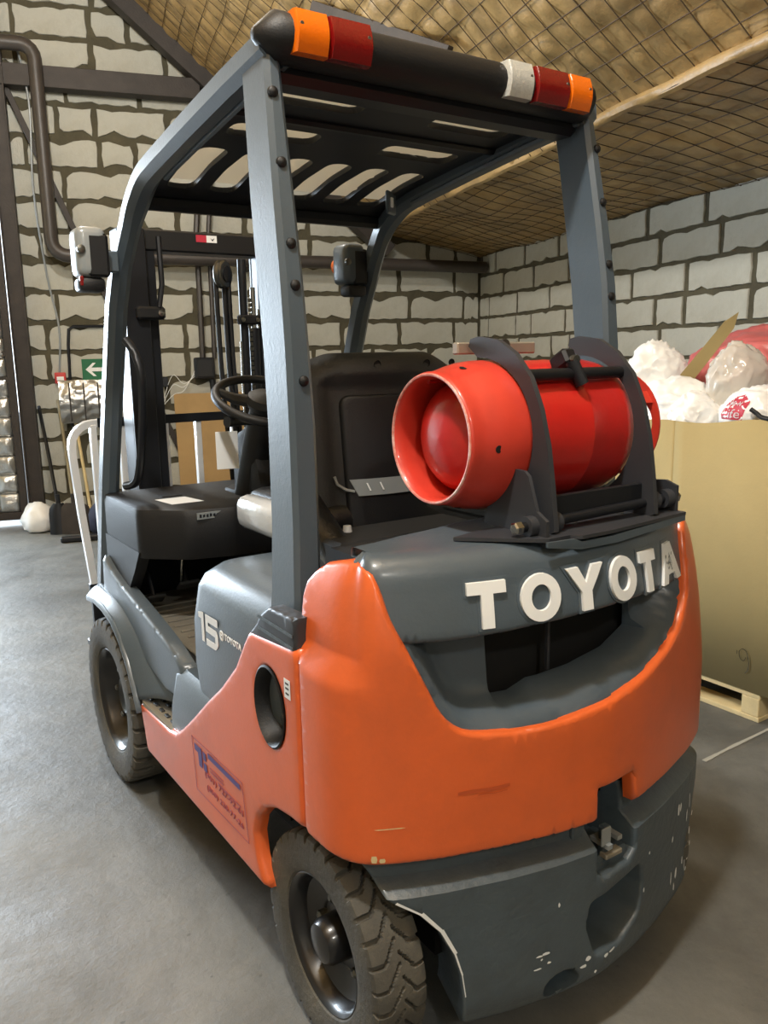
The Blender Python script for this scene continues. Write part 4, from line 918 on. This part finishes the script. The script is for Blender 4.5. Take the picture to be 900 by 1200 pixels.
LBL = prism('plate_label', [(-.335, .958), (-.245, .958), (-.245, .978), (-.335, .978)], lambda u, v, d: cl((u, 1.004-.14*max(0, -.25-u)*0-d, v)), 0, .004, M['ltgray'], CW, 0)
LBL.rotation_euler.z = 0
for k in range(7): prism('label_mark', [(-.328+.011*k, .963), (-.321+.011*k, .963+.002*(k%2)), (-.321+.011*k, .973), (-.328+.011*k, .971+.003*(k%3==0))], lambda u, v, d: cl((u, .9998-d, v)), 0, .0006, M['dark'], CW, 0)
for x, y, z, w_ in ((-.30, 1.22, .70, .07), (-.40, 1.26, .66, .06), (-.14, 1.16, .68, .10)):
    P = box('pedal', cl((x, y, z)), (w_, .05, .012), M['dusty'], CW, .003, rx(-35)); tube('pedal_arm', [cl((x, y+.01, z)), cl((x, y+.09, z+.12))], .008, M['dark'], CW)
tube('brake_lever', [cl((-.315, 1.24, .71)), cl((-.31, 1.23, .80))], .005, M['chrome'], CW); tube('pedal_post', [cl((-.27, 1.13, .60)), cl((-.28, 1.17, .69))], .014, M['dark'], CW)
o = box('accelerator', cl((-.245, 1.05, .612)), (.07, .10, .015), M['black'], CW, .006, rx(12))
SW = empty('steering_wheel', (-.075, 1.03, 1.305), T); SW.rotation_euler = (math.radians(24), 0, 0)
bm = bmesh.new(); P = [Vector((.158*math.cos(a), .158*math.sin(a), 0)) for a in np.linspace(0, 2*PI, 49)]; add_tube(bm, P, .014, 10, False); from_bm('steering_rim', bm, M['black'], SW, 60)
for a in (150, 30, -90):
    a = math.radians(a); tube('spoke', [Vector((.15*math.cos(a), .15*math.sin(a), 0)), Vector((.10*math.cos(a), .10*math.sin(a), -.014)), Vector((.03*math.cos(a), .03*math.sin(a), -.012))], [.012, .018, .022], M['dusty'], SW, 8)
lathe('horn_pad', [(-.03, .05), (-.01, .062), (.012, .058), (.02, .045), (.024, 0)], (0, 0, 1), (0, 0, 0), M['dusty'], SW, 28)
tube('steering_column', [(-.075, 1.04, 1.29), (-.07, 1.10, 1.15), (-.06, 1.16, 1.0), (-.05, 1.2, .9)], [.045, .06, .075, .09], M['black'], T, 14)
box('column_shroud', (-.04, 1.12, 1.10), (.15, .14, .24), M['black'], T, .03, rx(-20), 2); box('dash_console', (.06, 1.18, 1.06), (.34, .16, .20), M['black'], T, .03, None, 2)
tube('direction_lever', [(-.10, 1.03, 1.24), (-.18, .99, 1.245), (-.235, .97, 1.25)], [.012, .010, .017], M['black'], T, 10)
box('paper_tag', (-.185, 1.10, 1.15), (.07, .004, .12), M['white'], T, .001, rz(-15))
for k in range(3): tube('hydraulic_lever', [(.12+.06*k, 1.05, 1.02), (.12+.06*k, .98, 1.17)], .007, M['chrome'], T); 
# ---- seat
ST_ = empty('seat', (0, .5, .94), T)
def sl(v): return Vector(v)-Vector((0, .5, .94))
box('seat_base', sl((0, .56, .955)), (.40, .42, .05), M['void'], ST_, .01)
bm = bmesh.new(); add_box(bm, sl((0, .62, 1.02)), (.50, .44, .10), .04, None, 3); from_bm('seat_cushion', bm, M['seat'], ST_, 50)
bm = bmesh.new(); add_box(bm, sl((-.272, .64, 1.015)), (.075, .28, .095), .03, None, 3); o = from_bm('side_bolster', bm, M['pale_gloss'], ST_, 50); o['label'] = 'seat bolster painted pale with daylight glare'
back = roundpoly([(-.262, .96, .03), (.262, .96, .03), (.275, 1.15, .1), (.262, 1.40, .07), (.14, 1.445, .1), (-.14, 1.445, .1), (-.262, 1.40, .07), (-.275, 1.15, .1)], 6)
def fsb(x, z, d): yy = .36+.10*(x/.27)**2*.9+.10*(z-1.0); return Vector((x+.0, yy+d, z))-Vector((0, .5, .94))
def sbp(t, x, z):
    k = 1 if (abs(x) < .20 and z < 1.385) else 0; dd = min(.20-abs(x), 1.385-z); return .022*sstep(0, .02, dd) if k else 0
patch('seat_back', ccw(back), fsb, .10, M['dusty'], ST_, step=.02, r=.045, prof=sbp, smooth=60)
for x in (-.06, .10, .22): lathe('back_screw', [(0, .010), (-.004, .009), (-.004, 0)], (0, -1, 0), fsb(x, 1.415, -.001), M['void'], ST_, 12)
pk = roundpoly([(-.155, 1.0, .02), (.155, 1.0, .02), (.155, 1.34, .03), (-.155, 1.34, .03)], 4)
patch('back_pocket', ccw(pk), lambda x, z, d: fsb(x, z, d+.010), .03, M['black'], ST_, step=.05, r=.008)
tube('pocket_cord', [fsb(x, z, .006) for x, z in ((-.185, 1.14), (-.18, 1.12), (-.16, 1.105), (-.14, 1.10))], .004, M['ltgray'], ST_, 6)
LS = patch('label_strip', ccw([(-.150, 1.130), (-.130, 1.088), (.10, 1.088), (.10, 1.130)]), lambda x, z, d: fsb(x, z, .007+d), .002, M['ltgray'], ST_, step=.03); LS['label'] = 'silver-grey label strip'
for x in (-.11, -.075): prism('label_mark', [(x, 1.12), (x+.004, 1.12), (x+.012, 1.10), (x+.008, 1.10)], lambda x_, z, d: fsb(x_, z, .0062-d), 0, .0008, M['white'], ST_, 0)
box('seat_rear_tray', sl((0, .27, .975)), (.62, .16, .10), M['void'], ST_, .01); tube('seat_belt_anchor', [sl((-.225, .30, 1.04)), sl((-.225, .30, .99))], [.01, .018], M['pale_gloss'], ST_, 8)
tube('seat_arm', [sl((-.25, .45, 1.08)), sl((-.28, .33, 1.03)), sl((-.27, .25, .97))], [.035, .045, .04], M['seat'], ST_, 10)

# ---- gas bottle carrier
GB = empty('gas_carrier', (0, -.1, 1.09), T)
def gl(v): return Vector(v)-Vector((0, -.1, 1.09))
TY, TZ = -.035, 1.270
def hook(name, X, th):
    def f(y, z, d): return gl((X+d, y, z))
    arc = [(TY+.158*math.cos(a), TZ+.158*math.sin(a)) for a in np.linspace(math.radians(104), math.radians(322), 26)]
    # outside of the hook, from the front of the cradle round the back to the tip
    outer = [(.155, 1.165), (.150, 1.095), (.10, 1.085), (-.22, 1.085), (-.255, 1.10), (-.245, 1.18), (-.232, 1.26), (-.212, 1.33), (-.183, 1.39), (-.140, 1.435), (-.09, 1.462), (-.03, 1.470), (-.005, 1.465), (.0, 1.450)]
    arc2 = [(TY+.158*math.cos(a), TZ+.158*math.sin(a)) for a in np.linspace(math.radians(88), math.radians(320), 30)]
    poly = outer+[(y, z) for y, z in arc2]
    return prism(name, poly, f, 0, th, M['dkgray'], GB, 30)
hook('cradle_hook', -.100, .012); hook('cradle_hook', .190, .012)
tube('top_bar', [gl((-.095, -.150, 1.392)), gl((.195, -.150, 1.392))], .0125, M['dark'], GB, 12)
box('cradle_plate', gl((.045, -.04, 1.098)), (.29, .26, .01), M['dark'], GB, .002); box('cradle_strip', gl((.05, -.215, 1.14)), (.28, .012, .045), M['dark'], GB, .002)
tube('hinge_rod', [gl((-.16, -.225, 1.112)), gl((.26, -.225, 1.122))], .010, M['dark'], GB, 10)
for x in (-.135, -.075, .215, .262): lathe('hinge_boss', [(-.012, 0), (-.012, .020), (.012, .020), (.012, 0)], (1, 0, 0), gl((x, -.225, 1.112 if x < 0 else 1.122)), M['dkgray'], GB, 16)
lathe('hinge_bolt', [(0, .013), (-.014, .013), (-.017, .009), (-.017, 0)], (1, 0, 0), gl((-.160, -.225, 1.112)), M['chrome'], GB, 6); lathe('hinge_bolt', [(0, .013), (.014, .013), (.014, 0)], (1, 0, 0), gl((.285, -.225, 1.122)), M['chrome'], GB, 6)
prism('hinge_plate', [(-.262, 1.075), (-.262, 1.125), (-.235, 1.140), (-.212, 1.205), (-.200, 1.214), (-.135, 1.218), (-.122, 1.208), (-.075, 1.075)], lambda y, z, d: gl((-.128+d, y, z)), 0, .008, M['dkgray'], GB); prism('hinge_plate', [(-.245, 1.095), (-.245, 1.15), (-.215, 1.16), (-.10, 1.15), (-.10, 1.09)], lambda y, z, d: gl((.272+d, y, z)), 0, .008, M['dkgray'], GB)
prism('base_plate', [(-.26, -.15), (-.18, -.13), (.28, -.10), (.285, -.262), (.02, -.290), (-.06, -.290), (-.075, -.272), (-.13, -.272), (-.145, -.262)], lambda u, v, d: gl((u, v, 1.088+d)), 0, .007, M['dkgray'], GB, 30)
prism('base_flange', [(-.14, 1.090), (-.075, 1.090), (-.06, 1.083), (.02, 1.083), (.285, 1.090), (.285, 1.076), (.04, 1.068), (-.06, 1.068), (-.14, 1.080)], lambda u, z, d: gl((u, -.290+d+.03*((u-.02)/.27)**2, z)), 0, .006, M['gray'], GB, 30)
for x in (-.05, .02, .16): lathe('plate_bolt', [(0, .008), (.007, .008), (.007, 0)], (0, 0, 1), gl((x, -.19, 1.095)), M['chrome'], GB, 8)
# strap with latch over the bottle
SP = [gl((.055+.0, TY+.158*math.cos(a), TZ+.158*math.sin(a))) for a in np.linspace(math.radians(60), math.radians(150), 12)]
tube('strap_latch', [gl((.045, -.150, 1.418)), gl((.062, -.165, 1.37))], .014, M['dark'], GB, 8); box('latch_block', gl((.048, -.125, 1.418)), (.035, .05, .035), M['dark'], GB, .006, rx(-30)); lathe('latch_bolt', [(0, .010), (.012, .010), (.012, 0)], (0, -1, 0), gl((.048, -.150, 1.42)), M['steelbolt'], GB, 8)
box('valve_guard', gl((-.01, .02, 1.447)), (.22, .02, .025), M['tread'], GB, .003); lathe('guard_knob', [(0, .014), (.012, .014), (.012, 0)], (0, -1, 0), gl((.0, .01, 1.452)), M['steelbolt'], GB, 10)

# ------------------------------------------------------------------ gas bottle
GC = empty('gas_cylinder', (.06, TY, TZ-.15)); tag(GC, 'red gas cylinder lying in the grey carrier on the forklift hood', 'cylinder')
ax = (1, 0, 0); oc = Vector((0, 0, .15))-Vector((.06, 0, 0))
body = [(-.207, 0), (-.205, .035), (-.197, .068), (-.185, .090), (-.168, .106), (-.145, .116), (-.120, .128), (-.095, .138), (-.065, .147), (-.03, .150), (.075, .150), (.077, .1508), (.083, .1508), (.085, .150), (.18, .150), (.205, .146), (.232, .132), (.252, .110), (.262, .07), (.265, 0)]
lathe('bottle_shell', body, ax, oc, M['red'], GC, 56, smooth=50)
foot = [(-.060, .1495), (-.064, .1520), (-.09, .1525), (-.12, .1520), (-.148, .1490), (-.172, .1435), (-.192, .1375), (-.210, .1335), (-.222, .1335), (-.229, .1310), (-.230, .1265), (-.224, .1215), (-.205, .1205), (-.18, .1215), (-.15, .124), (-.11, .126)]
bm = bmesh.new(); add_lathe(bm, foot, ax, oc, 64); FR = from_bm('foot_ring', bm, M['orangered'], GC, 60)
for k, (a, r_) in enumerate(((262, .0075), (105, .008), (185, .0075), (330, .0075), (40, .006))):
    a = math.radians(a); d = Vector((0, math.cos(a), math.sin(a))); lathe('ring_hole', [(0, r_), (.0015, r_), (.0015, 0)], d, oc+Vector((-.172, 0, 0))+d*.1428, M['void'], GC, 12)
for a in (70, 92): a = math.radians(a); tube('weld_tab', [oc+Vector((-.15, .118*math.cos(a), .118*math.sin(a))), oc+Vector((-.20, .119*math.cos(a), .119*math.sin(a)))], .005, M['red'], GC, 6)
tube('rim_wear', [oc+Vector((-.2288, .1275*math.cos(a), .1275*math.sin(a))) for a in np.linspace(0, 2*PI, 61)], .0032, mat('scuffed_pink_rim', srgb(214, 120, 104), .5, dirt=srgb(235, 215, 205), dscale=22, damt=.9), GC, 6)
# collar: rolled guard plate with a hand hole
fdisc = lambda y, z, d: oc+Vector((.328-d, y, z))
patch('valve_collar', ring(0, 0, .120, .120, 48), fdisc, .006, M['orangered'], GC, holes=[ring(-.046, .004, .054, .054, 32)], step=.04, r=.003)
for a in (35, 145, 215, 325, 90):
    a = math.radians(a); b_ = 8*PI/180; q = [(math.cos(a-b_), math.sin(a-b_)), (math.cos(a+b_), math.sin(a+b_))]
    loft('collar_post', [[oc+Vector((x, q[0][0]*r1, q[0][1]*r1)), oc+Vector((x, q[1][0]*r1, q[1][1]*r1)), oc+Vector((x, q[1][0]*(r1-.005), q[1][1]*(r1-.005))), oc+Vector((x, q[0][0]*(r1-.005), q[0][1]*(r1-.005)))] for x, r1 in ((.245, .114), (.324, .112))], M['orangered'], GC)
lathe('valve', [(.262, .018), (.275, .018), (.275, .024), (.300, .024), (.301, 0)], ax, oc, M['tread'], GC, 16); tube('valve_outlet', [oc+Vector((.288, 0, 0)), oc+Vector((.288, .05, .03))], .012, M['tread'], GC); tube('gas_hose', catmull([oc+Vector((.288, .05, .03)), oc+Vector((.285, .16, .05)), oc+Vector((.30, .2, -.02)), oc+Vector((.22, .22, -.16))], 6), .009, M['black'], GC, 8)

# ------------------------------------------------------------------ pallet with carton and bags beside the truck
PX = 1.642; PY0, PY1 = .345, 1.10
PT = empty('pallet', (PX, (PY0+PY1)/2, 0)); tag(PT, 'pale wooden pallet on the concrete under the big cardboard box', 'pallet')
def pb(v): return Vector(v)-Vector((PX, (PY0+PY1)/2, 0))
for y in (PY0+.04, (PY0+PY1)/2, PY1-.04):
    for x in (.06, .56, 1.08): box('pallet_block', pb((PX+x, y, .058)), (.12 if x < .1 else .14, .075, .075), M['wood'], PT, .003)
for x in (.05, .56, 1.08): box('bottom_board', pb((PX+x, (PY0+PY1)/2, .010)), (.10, PY1-PY0, .020), M['wood'], PT, .002)
for k in range(7): box('top_board', pb((PX+.05+.175*k, (PY0+PY1)/2, .105)), (.10, PY1-PY0, .018), M['wood'], PT, .002)
BX = empty('cardboard_box', (PX+.5, .70, .115)); tag(BX, 'big open cardboard box standing on the pallet right of the forklift', 'box')
def bxl(v): return Vector(v)-Vector((PX+.5, .70, .115))
pl = [(PX, .22), (PX, .79), (PX+.055, .99), (PX+.075, 1.16), (PX+1.1, 1.16), (PX+1.1, .22)]
TOPZ = lambda x, y: 1.150+.028*sstep(.8, .3, y)*(1 if x < PX+.1 else 0)+.004*math.sin(y*17)
n = len(pl)
for i in range(n):
    (x0, y0), (x1, y1) = pl[i], pl[(i+1) % n]; vs = []; fs = []; m_ = 12
    dx, dy = x1-x0, y1-y0; L_ = math.hypot(dx, dy); nx_, ny_ = -dy/L_, dx/L_
    for k in range(m_+1):
        t = k/m_; x, y = x0+dx*t, y0+dy*t; vs += [bxl((x, y, .116)), bxl((x, y, .6)), bxl((x, y, TOPZ(x, y)))]
    fs = [(k*3+j, k*3+3+j, k*3+4+j, k*3+1+j) for k in range(m_) for j in (0, 1)]
    o = mk('box_wall', vs, fs, M['card'], BX, 40); md = o.modifiers.new('s', 'SOLIDIFY'); md.thickness = .006; md.offset = 0
box('box_bottom', bxl((PX+.58, .69, .121)), (1.0, .90, .008), M['card'], BX, .001)
C9 = [(.472, .236), (.464, .262), (.450, .268), (.437, .256), (.434, .235), (.443, .218), (.458, .222), (.463, .245)][:0]
nine = catmull([(.412, .232, 0), (.420, .215, 0), (.436, .222, 0), (.441, .248, 0), (.430, .262, 0), (.414, .258, 0), (.404, .238, 0), (.398, .205, 0), (.402, .180, 0), (.412, .166, 0)], 5)
tube('pen_mark', [bxl((PX-.006, p.x+.0, p.y+.02)) for p in nine], .0009, M['dark'], BX, 4); tube('pen_mark', [bxl((PX-.006, .452, .27)), bxl((PX-.006, .450, .255))], .0009, M['dark'], BX, 4)
def bag(name, label, c, s, m, seed, amp=.22, fr=2.2, ridge=.16, rot=0, cat='bag'):
    bm = bmesh.new(); bmesh.ops.create_icosphere(bm, subdivisions=5, radius=1); o_ = Vector((seed*3.1, seed*1.7, seed))
    for v in bm.verts:
        d = v.co.normalized(); q = d*1.3+o_; wv = Vector((noise.noise(q*1.7), noise.noise(q*1.7+Vector((5, 1, 3))), noise.noise(q*1.7+Vector((9, 7, 2)))))*.5
        k = .93+.20*noise.noise(q)+.07*(1-min(1, abs(noise.noise((d+wv)*1.9+o_))*3.4))**1.2+.035*(1-min(1, abs(noise.noise((d+wv*.6)*3.6+o_))*3.0))**1.2+.006*(1-min(1, abs(noise.noise((d+wv*.6)*10+o_))*3.4))
        v.co = Vector((d.x*k*s[0], d.y*k*s[1], d.z*k*s[2]))+Vector(c)
    o = from_bm(name, bm, m, None, 70); return tag(o, label, cat)
bag('plastic_bag', 'tall white plastic bag at the back left of the cardboard box', (1.98, 1.15, 1.31), (.15, .14, .165), M['bag'], 2)
bag('plastic_bag', 'low crumpled white bag at the front left of the open box', (1.85, .98, 1.17), (.16, .20, .15), M['bag'], 5, .2, 2.6)
bag('clear_bag', 'milky clear plastic bag bulging up beside the cardboard strip', (1.95, .73, 1.28), (.14, .12, .19), M['clearbag'], 9, .2, 2.2)
bag('plastic_bag', 'small rumpled white bag between the clear bag and the box edge', (1.80, .80, 1.15), (.13, .12, .12), M['bag'], 12, .2, 2.4)
bag('red_bag', 'large faded red plastic bag behind the white bags', (2.26, .80, 1.35), (.24, .36, .19), M['redbag'], 4, .2, 1.8)
PB = bag('printed_bag', 'white carrier bag with red lettering and a black handle in the box', (1.80, .52, 1.18), (.14, .17, .115), M['bag'], 15, .12, 1.8, .08)
from mathutils.bvhtree import BVHTree
bvh = BVHTree.FromPolygons([v.co.copy() for v in PB.data.vertices], [tuple(p.vertices) for p in PB.data.polygons])
def wrap(o, lift):
    for v in o.data.vertices:
        h = bvh.ray_cast(Vector((1.3, v.co.y, v.co.z)), Vector((1, 0, 0))); v.co.x = (h[0].x if h[0] else 1.70)-lift
def pr(u, v, d): return Vector((1.6, .555-u, 1.21+v))
o = patch('print_patch', ccw([(-.05, -.04), (.05, -.04), (.065, .03), (.03, .055), (-.01, .045), (-.05, .015)]), pr, .001, M['redlab'], PB, step=.012, back=False); wrap(o, .0015)
for ln, z0, h_ in (('New', .012, .026), ('Life', -.034, .034)):
    o = text('print', ln, .04, (0, -1, 0), (0, 0, 1), (-1, 0, 0), pr(-.045, z0, 0), M['white'], PB, fit=(.085, h_)); wrap(o, .003); o['kind'] = 'stuff'
o = tube('bag_handle', catmull([(1.64, .462, 1.215), (1.645, .44, 1.20), (1.645, .415, 1.185), (1.64, .36, 1.18)], 5), .009, M['black'], PB, 8)
A3, B3 = Vector((1.93, .95, 1.33)), Vector((1.95, .742, 1.585)); d_ = (B3-A3).normalized(); w_ = Vector((-.55, .62, .55)); w_ = (w_-d_*w_.dot(d_)).normalized(); nn_ = d_.cross(w_).normalized(); c_ = A3
sh = [(-.02, -.03), (.27, -.026), (.335, .0), (.27, .022), (-.02, .03)]
o = prism('cardboard_strip', sh, lambda u, v, d: c_+d_*u+w_*v+nn_*d, 0, .005, M['card'], None, 0); tag(o, 'long cardboard strip sticking up out of the bags in the box', 'cardboard')
